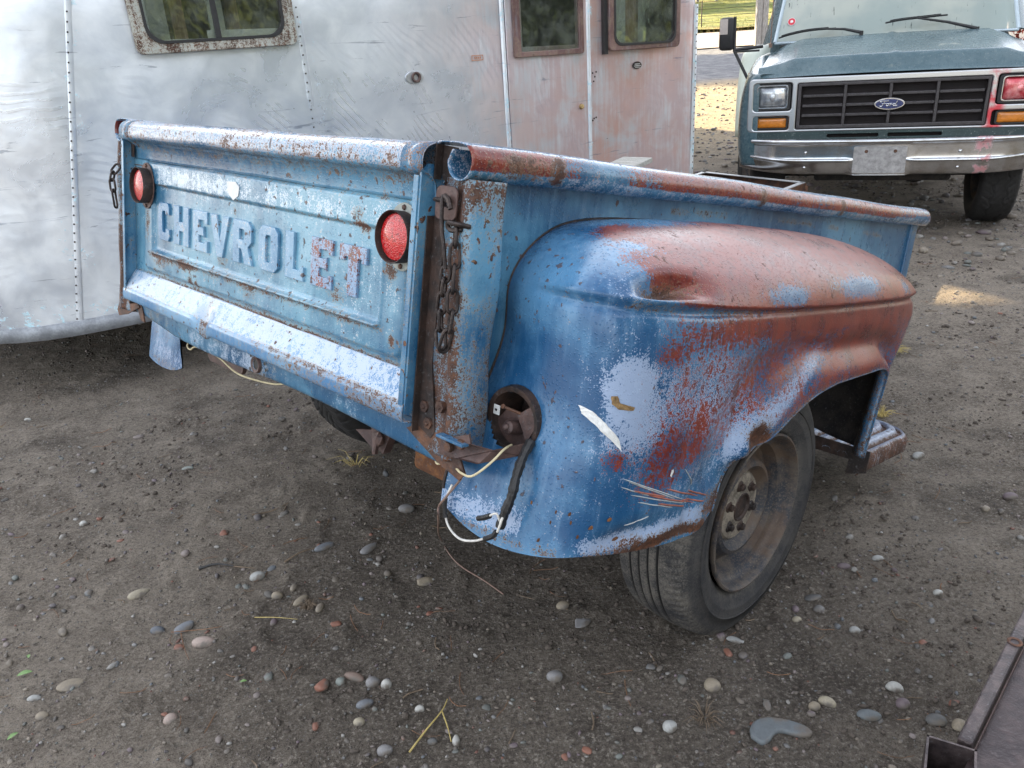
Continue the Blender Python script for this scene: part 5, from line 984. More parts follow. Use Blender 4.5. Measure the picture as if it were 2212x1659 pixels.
fr_.tube([(a, b - .004, c_ - .012) for a, b, c_ in edge_], .011, 8); fr_.tube([ws(-.828, q) for q in np.linspace(-.01, 1, 8)], .014, 8); fr_.tube([ws(.828, q) for q in np.linspace(-.01, 1, 8)], .014, 8); fr_.tube([ws(x_, 1.0) for x_ in np.linspace(-.83, .83, 12)], .014, 8); fr_.build('windscreen_trim', M['paletrim'], van, True)
for sg in (-1, 1):
    V_ = []
    for k in range(12):
        q = k / 11; a = Vector(ws(sg * .84, q)); V_ += [tuple(a), (a.x + sg * .045, a.y + .05, a.z - .01), (a.x + sg * (.085 - .02 * q), a.y + .16, a.z - .02)]
    link('pillar', mesh_np(V_, grid_faces(12, 3)), M['teal'], van, True)
mb = MB(); mb.box(-.80, .80, 1.36, 5.1, 1.98, 2.06, .03); mb.build('roof', M['teal'], van)
for sg in (-1, 1):
    mb = MB(); mb.box(*sorted((sg * .80, sg * .93)), 2.0, 5.15, 1.15, 2.0, .02); mb.build('side_wall', M['teal'], van)
    mb = MB(); mb.poly([(sg * .935, 1.15, 1.30), (sg * .935, 1.95, 1.30), (sg * .80, 1.95, 1.95), (sg * .80, 1.50, 1.95)], (sg * -.004, 0, 0)); mb.build('side_window', M['glass'], van)
mb = MB(); mb.box(-.9, .9, 5.1, 5.16, .5, 2.0); mb.build('rear_wall', M['teal'], van)
mb = MB(); mb.box(-.80, .80, 1.05, 1.40, 1.16, 1.30, .03); mb.build('dashboard', plain('grey_dash', (.16, .17, .17), .7), van); mb = MB(); mb.box(-.86, .86, 1.0, 5.0, .5, .6); mb.box(-.7, -.2, 2.0, 2.2, .6, 1.6, .04); mb.box(.2, .7, 2.0, 2.2, .6, 1.6, .04); mb.build('cabin_floor_and_seats', M['dark'], van)
mb = MB(); mb.tube([(.42 + .19 * math.cos(a), 1.32 + .06 * math.sin(a), 1.36 + .17 * math.sin(a)) for a in np.linspace(0, 6.2832, 28, endpoint=False)], .014, 8, closed=True); mb.build('steering_wheel', M['blackrubber'], van, True)
# cowl vents
mb = MB()
for x0, x1 in ((-.60, -.27), (-.17, .42)):
    n_ = int((x1 - x0) / .016)
    for k in range(n_): x_ = x0 + (x1 - x0) * k / n_; mb.box(x_, x_ + .009, .862, .892, 1.3195, 1.3235)
mb.build('cowl_vents', M['blackrubber'], van)
# wipers
for P_ in ([(-.80, .890, 1.345), (-.72, .905, 1.365), (-.58, .915, 1.385), (-.39, .918, 1.390)], [(-.05, .905, 1.405), (.06, .915, 1.418), (.20, .92, 1.425), (.36, .93, 1.432)]):
    mb = MB(); mb.tube(catmull(P_, 16), .007, 6); mb.tube(catmull([(a, b - .012, c_ + .010) for a, b, c_ in P_], 12)[1:-1], .004, 6); wp = mb.build('wiper', M['blackrubber'], van, True)
for P_ in ([(-.49, .90, 1.392), (-.33, .885, 1.380), (-.21, .87, 1.350)], [(.14, .91, 1.428), (.36, .89, 1.385), (.555, .87, 1.330)]):
    mb = MB(); mb.tube(P_, [.006, .009, .012], 8); mb.cyl((P_[-1][0], P_[-1][1], P_[-1][2] + .012), (P_[-1][0], P_[-1][1], P_[-1][2] - .03), .014, 10); mb.build('wiper_arm', M['blackrubber'], van, True)
# grille surround (silver trim with openings)
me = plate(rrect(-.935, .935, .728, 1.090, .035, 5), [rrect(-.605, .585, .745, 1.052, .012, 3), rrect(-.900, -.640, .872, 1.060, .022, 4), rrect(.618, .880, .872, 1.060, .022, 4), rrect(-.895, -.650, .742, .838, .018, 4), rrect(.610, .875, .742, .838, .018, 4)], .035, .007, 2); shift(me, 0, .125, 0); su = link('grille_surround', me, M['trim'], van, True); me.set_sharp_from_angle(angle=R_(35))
gr = link('grille', shift(plate([(-.600, .748), (.580, .748), (.580, 1.050), (-.600, 1.050)], [[(-.578, .772), (.560, .772), (.560, 1.030), (-.578, 1.030)]], .03, .004), 0, .115, 0), M['grille'], van)
for k in range(3): x_ = -.578 + 1.138 * (k + 1) / 4; mb = MB(); mb.box(x_ - .010, x_ + .010, .088, .112, .772, 1.030, .003); mb.build('grille_bar', M['grille'], gr)
for k in range(3):
    z_ = .772 + .258 * (k + 1) / 4
    for j in range(4):
        a = -.578 + 1.138 * j / 4; mb = MB(); mb.box(a + .012, a + 1.138 / 4 - .012, .086, .116, z_ - .009, z_ + .009, .003); mb.build('grille_bar', M['grille'], gr)
mb = MB(); mb.box(-.59, .57, .15, .155, .75, 1.05)
for k in range(24): x_ = -.56 + k * .048; mb.box(x_, x_ + .004, .145, .150, .76, 1.04)
mb.build('radiator', M['grille_back'], gr)
# badge
M['badgeblue'] = plain('badge_blue', (.015, .03, .12), .25, 0, .1, 10, .05, .5, .8)
el = lambda a_, b_, cx=-.010, cz=.899: [(cx + a_ * math.cos(q), cz + b_ * math.sin(q)) for q in np.linspace(0, 6.2832, 48, endpoint=False)]
bdg = link('badge', shift(plate(el(.095, .0385), [], .012, .002), 0, .084, 0), M['chrome'], van, True); bdg.data.set_sharp_from_angle(angle=R_(40))
link('badge_field', shift(plate(el(.086, .031), [], .003, .001), 0, .0735, 0), M['badgeblue'], bdg)
mb = MB(); sx = lambda P_, r=.0032: mb.tube(catmull([(-.010 + a * 1.0, .0700, .899 + b) for a, b in P_], 22), r, 6)
sx([(-.052, .012), (-.060, .017), (-.046, .019), (-.020, .018), (-.006, .019)]); sx([(-.030, .018), (-.036, .004), (-.044, -.010), (-.052, -.016), (-.060, -.012)]); sx([(-.048, .001), (-.034, .002), (-.020, .003)])
sx([(-.008, .002), (-.016, .000), (-.020, -.008), (-.014, -.013), (-.006, -.009), (-.005, .0), (-.010, .002)]); sx([(.006, .002), (.003, -.006), (.000, -.013)]); sx([(.004, -.004), (.010, .002), (.017, .002)]); sx([(.036, .000), (.028, .001), (.022, -.006), (.026, -.013), (.034, -.009), (.038, .002)]); sx([(.048, .019), (.042, .006), (.036, -.008), (.040, -.013), (.048, -.009)])
sx([(-.005, -.002), (.001, .003), (.006, .002)], .002); sx([(.000, -.013), (.008, -.006), (.016, -.004), (.022, -.006)], .0016)
mb.build('badge_script', M['chrome'], bdg, True)
# headlamps and indicators
t = NT('clear_lamp'); n1 = t.noise(14, 5, .6); wv = t.n('ShaderNodeTexWave'); t.set(wv.inputs['Vector'], t.P()); wv.inputs['Scale'].default_value = 34
c = t.mix(t.sm(n1, .36, .66), (.24, .26, .29), (.80, .82, .84)); M['lamp_clear'] = t.done(t.pbsdf(Base_Color=c, Metallic=.55, Roughness=.12, Coat_Weight=1.0, Coat_Roughness=.03, Normal=t.bump(wv.outputs['Fac'], .25, .003)))
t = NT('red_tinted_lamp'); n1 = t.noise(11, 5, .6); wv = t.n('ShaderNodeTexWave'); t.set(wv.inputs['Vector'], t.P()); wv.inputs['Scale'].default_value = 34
c = t.mix(t.sm(n1, .38, .66), (.52, .03, .05), (.85, .38, .38)); M['lamp_red'] = t.done(t.pbsdf(Base_Color=c, Metallic=.3, Roughness=.15, Coat_Weight=1.0, Coat_Roughness=.03, Normal=t.bump(wv.outputs['Fac'], .25, .003)))  # red glare painted into the right lens colour
def lens(nm, x0, x1, z0, z1, y, dome, r, mat, par):
    n_ = 22; V_ = []
    for i in range(n_ + 1):
        for j in range(n_ + 1):
            u, v = -1 + 2 * i / n_, -1 + 2 * j / n_; k = .93 if (abs(u) > .93 and abs(v) > .93) else 1
            V_.append(((x0 + x1) / 2 + u * k * (x1 - x0) / 2, y - dome * (1 - u ** 4) * (1 - v ** 4), (z0 + z1) / 2 + v * k * (z1 - z0) / 2))
    return link(nm, mesh_np(V_, grid_faces(n_ + 1, n_ + 1)[:, ::-1]), mat, par, True)
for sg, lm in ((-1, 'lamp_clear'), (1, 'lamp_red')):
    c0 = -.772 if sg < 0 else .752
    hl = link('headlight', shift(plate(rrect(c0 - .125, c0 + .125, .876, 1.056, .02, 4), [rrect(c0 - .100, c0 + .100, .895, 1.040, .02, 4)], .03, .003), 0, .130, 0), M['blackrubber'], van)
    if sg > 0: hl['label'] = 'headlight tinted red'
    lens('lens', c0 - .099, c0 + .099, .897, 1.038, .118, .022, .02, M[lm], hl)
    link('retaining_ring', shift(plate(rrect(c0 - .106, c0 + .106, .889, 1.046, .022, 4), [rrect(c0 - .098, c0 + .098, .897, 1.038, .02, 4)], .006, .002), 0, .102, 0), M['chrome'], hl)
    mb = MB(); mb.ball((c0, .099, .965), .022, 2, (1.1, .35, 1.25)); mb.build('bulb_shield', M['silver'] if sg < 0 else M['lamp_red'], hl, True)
    ti = link('turn_signal', shift(plate(rrect(c0 - .118, c0 + .118, .746, .834, .015, 4), [rrect(c0 - .104, c0 + .104, .756, .824, .008, 3)], .02, .002), 0, .128, 0), M['blackrubber'], van)
    lens('amber_lens', c0 - .103, c0 + .103, .757, .823, .122, .010, .01, M['amber'], ti)
# bumper: profile swept along a plan line
bp = catmull([(.04, .672), (.018, .684), (.0, .682), (-.010, .670), (-.004, .656), (.006, .648), (.008, .625), (.008, .560), (.004, .549), (-.005, .543), (-.006, .533), (.004, .527), (.010, .515), (.020, .475), (.034, .445), (.052, .436), (.07, .44)], 56)
xs_ = np.linspace(-.985, .985, 160); V_ = []
for x_ in xs_:
    a = abs(x_); yb = .0 + .020 * (a / .6) ** 2 + (.115 * max(0, (a - .70) / .285) ** 2.0); 
    pz = float(ss(np.array(a if True else 0), .26, .20)) if -.26 < x_ + .03 < .26 else 0
    pz = float(1 - ss(np.array(abs(x_ + .035)), .155, .225))
    for (p, q) in bp:
        yq = yb + p
        if q < .645: yq = yq * (1 - pz) + (yb + .006) * pz
        lift = .014 * max(0, (a - .55) / .43) ** 1.6 * (q < .55); V_.append((x_, yq, q + lift * 2.5 + (-.004 if q > .6 else 0) * (1 - a)))
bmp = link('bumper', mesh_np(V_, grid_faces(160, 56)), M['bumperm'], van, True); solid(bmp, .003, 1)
link('plate_pad', shift(plate(rrect(-.205, .130, .452, .630, .008, 2), [], .002, .0008), 0, .0035, 0), M['plate_grey'], bmp)
mb = MB()
for x_, z_ in ((-.518, .590), (.452, .590), (.450, .485), (-.521, .487)):
    mb.ball((x_, .006 + .02 * (x_ / .6) ** 2 + (.012 if z_ < .5 else 0), z_), .012, 2, (1, .6, 1))
mb.build('bumper_bolts', M['chrome'], bmp, True)
mb = MB()
for x_ in (-.124, .058): mb.lathe([(-.002, .0), (-.004, .008), (.002, .012)], 14, 'y', (x_, .0, .598))
mb.build('plate_bolts', M['rust'], bmp, True)
# mirror
mr = MB(); mr.box(-1.268, -1.148, 1.0, 1.055, 1.275, 1.520, .026); mo = mr.build('mirror', M['blackrubber'], van, True)
mb = MB(); mb.box(-1.262, -1.200, .996, .9995, 1.395, 1.508, .001); mb.build('mirror_front_panel', plain('pale_mirror_panel', (.50, .44, .40), .4, 0, .1, 10), mo)
mb = MB(); mb.tube([(-1.15, 1.03, 1.52), (-1.145, 1.03, 1.27), (-1.03, .95, 1.07), (-1.01, .93, 1.04)], .012, 8); mb.tube([(-1.15, 1.03, 1.275), (-.93, 1.10, 1.29)], .013, 8); mb.tube([(-1.15, 1.02, 1.262), (-.95, 1.05, 1.262)], .008, 8); mb.build('mirror_arm', M['blackrubber'], van, True)
mb = MB(); mb.tube([(-.86, .93, 1.30), (-.855, .96, 2.3)], .004, 6); mb.cyl((-.86, .93, 1.28), (-.86, .93, 1.31), .014, 10); mb.build('antenna', M['brownwire'], van, True)
# windscreen sticker
M['stickerred'] = plain('sticker_red', (.55, .03, .05), .4, 0, .1)
sp_ = ws(-.735, .21); st = link('windscreen_sticker', plate([(.030 * math.cos(q), .034 * math.sin(q)) for q in np.linspace(0, 6.2832, 28, endpoint=False)], [], .001), M['white'], van); st.location = (sp_[0], sp_[1] - .006, sp_[2] + .0); st.rotation_euler = (-.60, 0, 0)
r1 = link('sticker_disc', shift(plate([(.0265 * math.cos(q), .030 * math.sin(q)) for q in np.linspace(0, 6.2832, 28, endpoint=False)], [], .001), 0, -.0012, 0), M['stickerred'], st)
r2 = link('sticker_mark', shift(plate([(-.008, -.012), (.010, -.008), (.012, .004), (.002, .014), (-.010, .006)], [], .001), 0, -.0024, 0), M['white'], st)
# flared rear wheel arch and marker
mb = MB(); V_ = []
for k in range(20):
    a = R_(180 * k / 19)
    for j in range(10):
        b = R_(90 * j / 9); V_.append((-1.0 - .235 * math.sin(b) ** .6, 3.0 + .62 * math.cos(a) * (1 if 1 else 0), .62 + (.60 * math.sin(a)) * (math.cos(b) ** .5 if b > .01 else 1) * 1.0))
# dome-like flare: front face is what shows
V_ = []
for k in range(24):
    a = R_(-20 + 220 * k / 23)
    for (o_, r_) in ((0, .68), (.16, .675), (.25, .65), (.295, .60), (.305, .52), (.29, .47)): V_.append((-1.0 - o_, 3.5 - r_ * math.cos(a), .60 + r_ * math.sin(a)))
dfl = link('rear_arch_flare', mesh_np(V_, grid_faces(24, 6)), M['palefender'], van, True); solid(dfl, .01)
mb = MB(); mb.ball((-1.17, 2.98, 1.00), .03, 2, (1, .6, .8)); mb.build('marker_light', M['amber'], dfl, True)
# wheels
at = tyre_mesh(.375, .235, .215, 'at', 240, .014)
for (x_, y_, st_) in ((.775, .70, .02), (-.865, .70, .26), (.84, 3.5, 0), (-.90, 3.5, 0)):
    wh = bpy.data.objects.new('wheel', None); COL.objects.link(wh); wh.parent = van; wh.location = (x_, y_, .372); wh.rotation_euler = (0, 0, st_ if x_ > 0 else math.pi + st_)
    link('tyre', at, M['tyre_dark'] if x_ > 0 else M['tyre'], wh, True); mb = MB(); mb.lathe([(.10, .215), (.105, .22), (.09, .205), (.03, .18), (.05, .09), (.08, .06), (.08, 0)], 40); mb.lathe([(-.10, .215), (-.06, .19), (.03, .18)], 40); mb.build('rim', M['rim'], wh, True)
mb = MB(); mb.cyl((-.7, .72, .37), (.7, .72, .37), .045, 10); mb.box(-.45, .45, .25, .75, .36, .45, .02); mb.ball((.25, .6, .40), .11, 2); mb.box(-.5, .5, .9, 4.6, .42, .52); mb.build('front_axle', M['under'], van)
# ================================================================ OTHER THINGS
# angle iron frame between trailer and van
fr = empty('iron_rack', loc=(1.7, 5.6, 0)); tag(fr, 'brown angle iron frame with pale top edges standing between the silver trailer and the van', 'rack')
M['paleedge'] = plain('pale_worn_edge', (.52, .53, .54), .5, .3, .15, 30)
Pc = [Vector(q) - Vector((1.7, 5.6, 0)) for q in ((1.593, 6.298, .42), (2.112, 5.547, .42), (1.70, 5.09, .42), (1.181, 5.84, .42))]
for i in range(4):
    a, b = Pc[i], Pc[(i + 1) % 4]; d = (b - a).normalized(); nrm = Vector((-d.y, d.x, 0)); mb = MB()
    mb.poly([a, b, b + Vector((0, 0, -.055)), a + Vector((0, 0, -.055))], -nrm * -.006); mb.build('frame_side', M['rust'], fr)
    mb = MB(); mb.poly([a + Vector((0, 0, .002)), b + Vector((0, 0, .002)), b + Vector((0, 0, .002)) - nrm * .035, a + Vector((0, 0, .002)) - nrm * .035], (0, 0, .005)); mb.build('frame_flange', M['paleedge'], fr)
    mb = MB(); mb.cyl((a.x, a.y, -.02), (a.x, a.y, .40), .02, 8); mb.build('leg', M['rust'], fr)
# steel ramp in the lower right corner
rm_ = empty('steel_ramp', loc=(0, 0, 0)); tag(rm_, 'brown steel channel ramp edge cropped at the lower right corner', 'ramp')
M['rampsteel'] = rusty('ramp_steel', (.045, .036, .038), (.11, .085, .082), .5, .34, 1, (.20, .19, .20)); M['rampdeck'] = rusty('ramp_deck', (.032, .022, .024), (.07, .048, .047), .35, .36, .6, (.10, .08, .08))
ra, rb = Vector((.668, .925, .35)), Vector((1.165, 1.43, .35)); d = (rb - ra).normalized(); nrm = Vector((d.y, -d.x, 0))
def cham(w0, w1, z0, z1, ext=0, a=ra, b=rb, mat='rampsteel', nm='rail', bev=.004, par=None):
    mb = MB(); L = (b - a).length; mb.box(w0, w1, -ext, L, z0, z1, bev); o = mb.build(nm, M[mat], par or rm_); o.matrix_world = Matrix.Translation(a) @ Matrix(((nrm.x, d.x, 0, 0), (nrm.y, d.y, 0, 0), (0, 0, 1, 0), (0, 0, 0, 1))); return o
cham(0, .022, -.022, 0, nm='top_flange'); cham(.002, .006, -.20, -.02, nm='side_web'); cham(.0225, .60, -.030, -.026, ext=.10, mat='rampdeck', nm='deck', bev=0)
cham(.0235, .026, -.026, -.016, nm='weld_bead', mat='bracket', bev=.001)
tb = MB()   # open square stake pocket at the corner: four thin walls, hollow
for (a, b, c_, e_) in ((-.0035, 0, -.075, 0), (-.070, -.0665, -.075, 0), (-.070, 0, -.0035, 0), (-.070, 0, -.075, -.0715)): tb.box(a, b, c_, e_, -.16, -.004)
o = tb.build('stake_pocket', M['rampsteel'], rm_); o.matrix_world = Matrix.Translation(ra + nrm * .030 + d * -.004) @ Matrix(((nrm.x, d.x, 0, 0), (nrm.y, d.y, 0, 0), (0, 0, 1, 0), (0, 0, 0, 1))) @ Matrix.Rotation(.25, 4, 'Z')
mb = MB(); cpt = ra + d * .29 + nrm * .012; mb.lathe([(.001, .007), (.003, .010), (.001, .013)], 20, 'z', tuple(cpt)); mb.build('chain_ring', M['rust'], rm_, True)
# ---------------------------------------------------------------- stones
def ico(sub):
    bm = bmesh.new(); bmesh.ops.create_icosphere(bm, subdivisions=sub, radius=1); V_ = np.array([v.co[:] for v in bm.verts]); F_ = np.array([[v.index for v in f.verts] for f in bm.faces]); bm.free(); return V_, F_
PAL = np.array([(.20, .20, .20), (.13, .15, .17), (.17, .14, .11), (.27, .23, .18), (.36, .35, .33), (.11, .10, .11), (.15, .17, .16), (.15, .11, .13), (.24, .20, .19), (.09, .085, .08)])
BRK = np.array([(.22, .080, .050), (.19, .075, .052), (.26, .11, .075)])
t = NT('pebble_stone'); c = t.attr('w'); n1 = t.noise(60, 5, .7); n2 = t.noise(300, 3, .7); c = t.mix(.55, c, t.mix(t.sm(t.ma('ADD', t.ma('MULTIPLY', n1, .6), t.ma('MULTIPLY', n2, .4)), .36, .64), (.5, .5, .5), (1, 1, 1)), 'MULTIPLY')
c = t.mix(t.sm(t.noise(25, 4), .46, .66), c, (.13, .112, .095)); c = t.mix(.22, c, (.15, .13, .11)); M['stone'] = t.done(t.pbsdf(Base_Color=c, Roughness=.62, Normal=t.bump(n2, .25, .001)))
def scatter(n, r0, r1, sub, seed, pal, name, label, cat, area, flat=(.45, .8), sinkk=.35, jit=.12, mat='stone', dmax=9.5, pw=1.0):
    q = np.random.default_rng(seed); T, TF = ico(sub); 
    # density falls with distance from the yard's near edge
    r_ = dmax * q.uniform(.08, 1, n * 4) ** pw; a = q.uniform(R_(38), R_(140), n * 4); x = r_ * np.cos(a) + .0; y = r_ * np.sin(a) - .15
    keep = area(x, y); x = x[keep][:n]; y = y[keep][:n]; n = len(x)
    dist = np.hypot(x, y); rad = r0 * (r1 / r0) ** (q.uniform(0, 1, n) ** 2.0) * np.clip(.75 + dist * .10, .8, 1.5)
    sx_ = q.uniform(.75, 1.5, n); sy_ = q.uniform(.65, 1.0, n); sz_ = q.uniform(*flat, n); rz = q.uniform(0, 6.28, n)
    V_ = T[None] * (1 + q.uniform(-jit, jit, (n, len(T), 1))); V_ = V_ * np.stack([sx_, sy_, sz_], -1)[:, None, :] * rad[:, None, None]
    c_, s_ = np.cos(rz)[:, None], np.sin(rz)[:, None]; X_ = V_[..., 0] * c_ - V_[..., 1] * s_ + x[:, None]; Y_ = V_[..., 0] * s_ + V_[..., 1] * c_ + y[:, None]
    Z_ = V_[..., 2] + (gz(x, y) + rad * sz_ * (1 - 2 * sinkk * q.uniform(.3, 1.5, n)))[:, None]
    F_ = (TF[None] + (np.arange(n) * len(T))[:, None, None]).reshape(-1, 3); cl = pal[q.integers(0, len(pal), n)] * q.uniform(.7, 1.15, (n, 1))
    return tag(link(name, mesh_np(np.stack([X_, Y_, Z_], -1).reshape(-1, 3), F_, np.repeat(cl, len(T), 0)), M[mat], None, sub > 1), label, cat, kind='stuff')
allx = lambda x, y: y > .8
patchy = lambda x, y: (y > .8) & (fbm(x * 1.6, y * 1.6, 3, 77) + np.where(x < -.1, .06, 0) - np.where((np.abs(x) < .6) & (y < 3), .05, 0) > .47)
scatter(2800, .005, .0165, 2, 1, PAL, 'pebbles', 'loose rounded river pebbles in many colours half sunk in the dirt', 'pebbles', patchy, sinkk=.48)
scatter(26000, .0020, .0068, 1, 2, PAL, 'grit', 'fine grit and small gravel scattered over the dirt', 'gravel', allx)
scatter(800, .003, .010, 1, 3, BRK, 'brick_fragments', 'small orange red brick chips scattered over the dirt', 'brick chips', patchy, (.3, .6), jit=.3)
SOIL = np.array([(.075, .062, .052), (.055, .046, .040), (.10, .085, .072)])
M['soil'] = plain('soil_crumb', (.085, .069, .057), .95, 0, .35, 80)
scatter(12000, .0025, .010, 1, 4, SOIL, 'soil_crumbs', 'dark crumbs and clods of loose soil', 'soil', lambda x, y: (y > .8) & (fbm(x * 2.2, y * 2.2, 3, 55) > .53), (.4, .9), jit=.35, mat='soil')
scatter(5000, .010, .03, 1, 6, PAL * 1.1, 'far_gravel', 'coarse gravel on the open ground by the van', 'gravel', lambda x, y: (y > 4.5) & (x > 1.2), (.4, .7), dmax=22, pw=.8)
TINT = dict(cream=(.42, .37, .27), blue=(.16, .18, .21), dblue=(.09, .11, .14), pink=(.40, .31, .27), pale=(.42, .43, .42), grey=(.24, .24, .25), tan=(.30, .25, .18), white=(.52, .52, .49), purple=(.15, .11, .13), green=(.25, .29, .27), brown=(.22, .15, .12), dark=(.09, .095, .10), slate=(.135, .165, .185), brick=(.25, .088, .052))
t0 = {}
def stone(x, y, sx_, sy_, sz_, rz, col, lab, name='pebble', cat='stone', sub=3, rough=.08, grp=None, flat=False, seed=0, sink=.36):
    q = np.random.default_rng(seed + int(x * 1000) + int(y * 7919)); T, TF = ico(sub); dirs = q.normal(0, 1, (7, 3)); dirs /= np.linalg.norm(dirs, axis=1)[:, None]
    if flat:                                      # angular chip: clip the ball with random planes
        V_ = T.copy()
        for d_ in dirs: 
            k = V_ @ d_; m_ = k > .62; V_[m_] -= np.outer(k[m_] - .62, d_)
    else: V_ = T * (1 + rough * (T @ dirs.T > .3).sum(1, keepdims=True) / 7 + .04 * np.sin(T @ dirs[0] * 4)[:, None])
    V_ = V_ * np.array([sx_, sy_, sz_]); me = mesh_np(V_, TF, np.tile(np.array(TINT[col]) * q.uniform(.92, 1.1), (len(T), 1)))
    o = link(name, me, M['stone'], None, not flat); o.location = (x, y, float(gz(x, y)) + sz_ * (1 - 2 * sink)); o.rotation_euler = (q.uniform(-.12, .12), q.uniform(-.12, .12), rz); return tag(o, lab, cat, grp)
# (x, y, long mm, short mm, height mm, heading deg, colour, label)
for a in [
 (-1.119,1.914,31,17,12,35,'cream','large cream oblong pebble at the left edge of the near pebble patch'),
 (-.929,1.75,27,16,11,35,'blue','blue grey oval pebble beside the crossed pine needles'),
 (-1.002,1.751,19,13,10,0,'dblue','small dark blue pebble left of the blue grey oval one'),
 (-.856,1.687,31,17,14,0,'pink','pale pink speckled long pebble below the crossed pine needles'),
 (-.787,1.963,22,17,13,10,'pale','pale grey round pebble alone in the middle of the left ground'),
 (-.615,2.091,33,13,9,35,'blue','long thin bluish pebble below the tailgate shadow'),
 (-.472,2.07,33,15,10,48,'grey','long smooth grey pebble right of the long thin bluish one'),
 (-.703,1.86,16,13,11,0,'tan','small round tan pebble above the slim tan pebble'),
 (-.629,1.832,24,11,10,45,'tan','slim tan pebble tilted beside the purple pebble'),
 (-1.149,1.563,31,22,6,20,'tan','broad tan stone sunk nearly flush at lower left'),
 (-1.214,1.519,16,10,8,10,'pale','whitish blue oval pebble at the far left edge'),
 (-1.164,1.46,15,12,7,0,'tan','dull tan pebble below the whitish blue oval one at far left'),
 (-.841,1.419,16,14,12,20,'pink','pinkish white egg shaped pebble by two brick chips'),
 (-.378,2.286,26,18,14,0,'grey','dark grey pebble in the shade under the fender tail'),
 (-.462,1.509,12,12,9,60,'green','grey green round pebble left of the brown oblong stone'),
 (-.383,1.499,17,14,12,20,'grey','speckled grey pebble right of the brown oblong stone'),
 (-.348,1.489,13,13,11,0,'white','white rough pebble at the right end of the small pebble cluster'),
 (-.43,1.524,26,12,10,-20,'brown','brown oblong stone in the middle of the small pebble cluster'),
 (-.392,1.431,20,11,9,20,'blue','pale blue speckled oval pebble above the bottom pebbles'),
 (-.327,1.288,17,13,11,5,'grey','smooth grey round pebble near the bottom edge left of the straw stem'),
 (-.26,1.4,11,9,9,0,'white','small chalky white stone above the straw stem'),
 (-.172,1.305,8,15,9,5,'white','white bean shaped stone right of the straw stem'),
 (-.224,1.306,11,8,8,0,'dark','small dark pebble under the straw stem'),
 (-.397,1.377,13,11,9,0,'cream','yellowish pebble below the pale blue speckled one'),
 (-.685,1.749,8,13,9,-15,'purple','small maroon pebble beside the pale pine needles'),
 (.419,1.417,19,18,14,0,'tan','round dusty tan pebble in the open dirt below the tyre'),
 (.057,1.475,19,15,13,0,'grey','grey rough round stone alone in the bottom middle'),
 (.828,1.382,19,13,12,-20,'white','pale cream oval pebble above the speckled purple one'),
 (.825,1.334,15,13,12,0,'purple','dark purple pebble with white specks at lower right'),
 (.735,1.307,26,14,11,-8,'slate','dark slate blue oval pebble above the crescent stone'),
 (.871,1.282,21,15,12,-15,'dark','dark pebble next to the ramp edge'),
 (.913,1.264,16,15,12,0,'tan','tan round pebble touching the ramp edge'),
 (.66,1.348,19,12,11,-30,'cream','mottled cream pebble left of the slate blue oval one'),
 (.626,1.336,13,11,9,0,'tan','dull tan pebble left of the mottled cream one'),
 (.296,1.30,16,14,12,20,'pale','pale rough pebble at the bottom beside the grass root'),
 (.099,1.74,18,13,12,10,'tan','knobbly tan stone in shade below the fender'),
 (.763,1.709,23,12,6,5,'dark','flat dark stone to the right of the tyre'),
 (1.089,1.694,12,9,8,0,'white','small whitish pebble on the open dirt at mid right'),
 (.816,1.571,13,10,9,-20,'pale','pale oval pebble above the flat open dirt right of the tyre'),
 (.691,1.626,12,9,8,0,'cream','small cream pebble just right of where the tyre meets the ground'),
 (1.003,1.858,17,10,8,0,'pale','pale oval pebble with a dark twin beside it right of the wheel'),
 (1.398,2.423,24,16,11,25,'pale','large bluish white pebble in front of the running board'),
 (1.54,2.126,21,14,11,-20,'purple','dark purple pebble at the right edge'),
 (.482,1.58,12,11,9,0,'purple','dark grey purple pebble directly below the tyre'),
 (-2.157,3.243,15,9,8,0,'white','small white pebble by the trailer skirt at far left'),
 (-1.473,2.323,12,13,9,30,'white','small bright white pebble left of centre in the open dirt'),
 (-1.249,2.684,22,10,7,5,'green','pale green flat pebble below the tailgate ledge')]:
    x, y, l, s_, h_, hd, col, lab = a; stone(x, y, l / 1000, s_ / 1000, h_ / 1000 * 1.1, R_(hd), col, lab)
stone(-.285, 1.885, .036, .020, .012, .3, 'tan', 'pale angular flat rock below the hanging brown wire', 'rock', flat=True)
stone(.142, 1.67, .028, .019, .008, .6, 'grey', 'broken flat grey rock in the shade left of the tyre', 'rock', flat=True)
stone(.514, 1.563, .022, .012, .007, -.3, 'pale', 'small broken pale rock below the tyre', 'rock', flat=True)
bl_ = ['in the middle left dirt, largest chip under the tailgate', 'above the yellowish pebble cluster', 'below the small pebble cluster', 'cut by the bottom edge near the centre', 'at far left level with the tailgate', 'in the left dirt below the far left pair', 'touching the pinkish white pebble', 'beside the pale pink speckled pebble', 'under the slim tan pebble', 'directly below the tyre', 'in the right dirt near the ramp', 'beside the ramp edge at lower right', 'in the centre dirt below the hanging wire', 'beside the dark snail shell like pebble', 'at the bottom right of centre']
for i, (x, y) in enumerate([(-.962,2.21),(-.504,1.49),(-.496,1.377),(.062,1.245),(-1.43,2.347),(-1.274,2.089),(-.863,1.44),(-.915,1.678),(-.512,1.72),(.486,1.523),(.963,1.518),(.934,1.328),(-.261,1.752),(-.71,1.649),(.108,1.255)]):
    r_ = rnd.uniform(.009, .014) * (1.4 if i in (0, 1) else 1); stone(x, y, r_ * 1.3, r_, r_ * .6, rnd.uniform(0, 3), 'brick', 'orange brick chip ' + bl_[i], 'brick_chip', 'brick chip', 2, grp='brick chips lying on the dirt', flat=True)
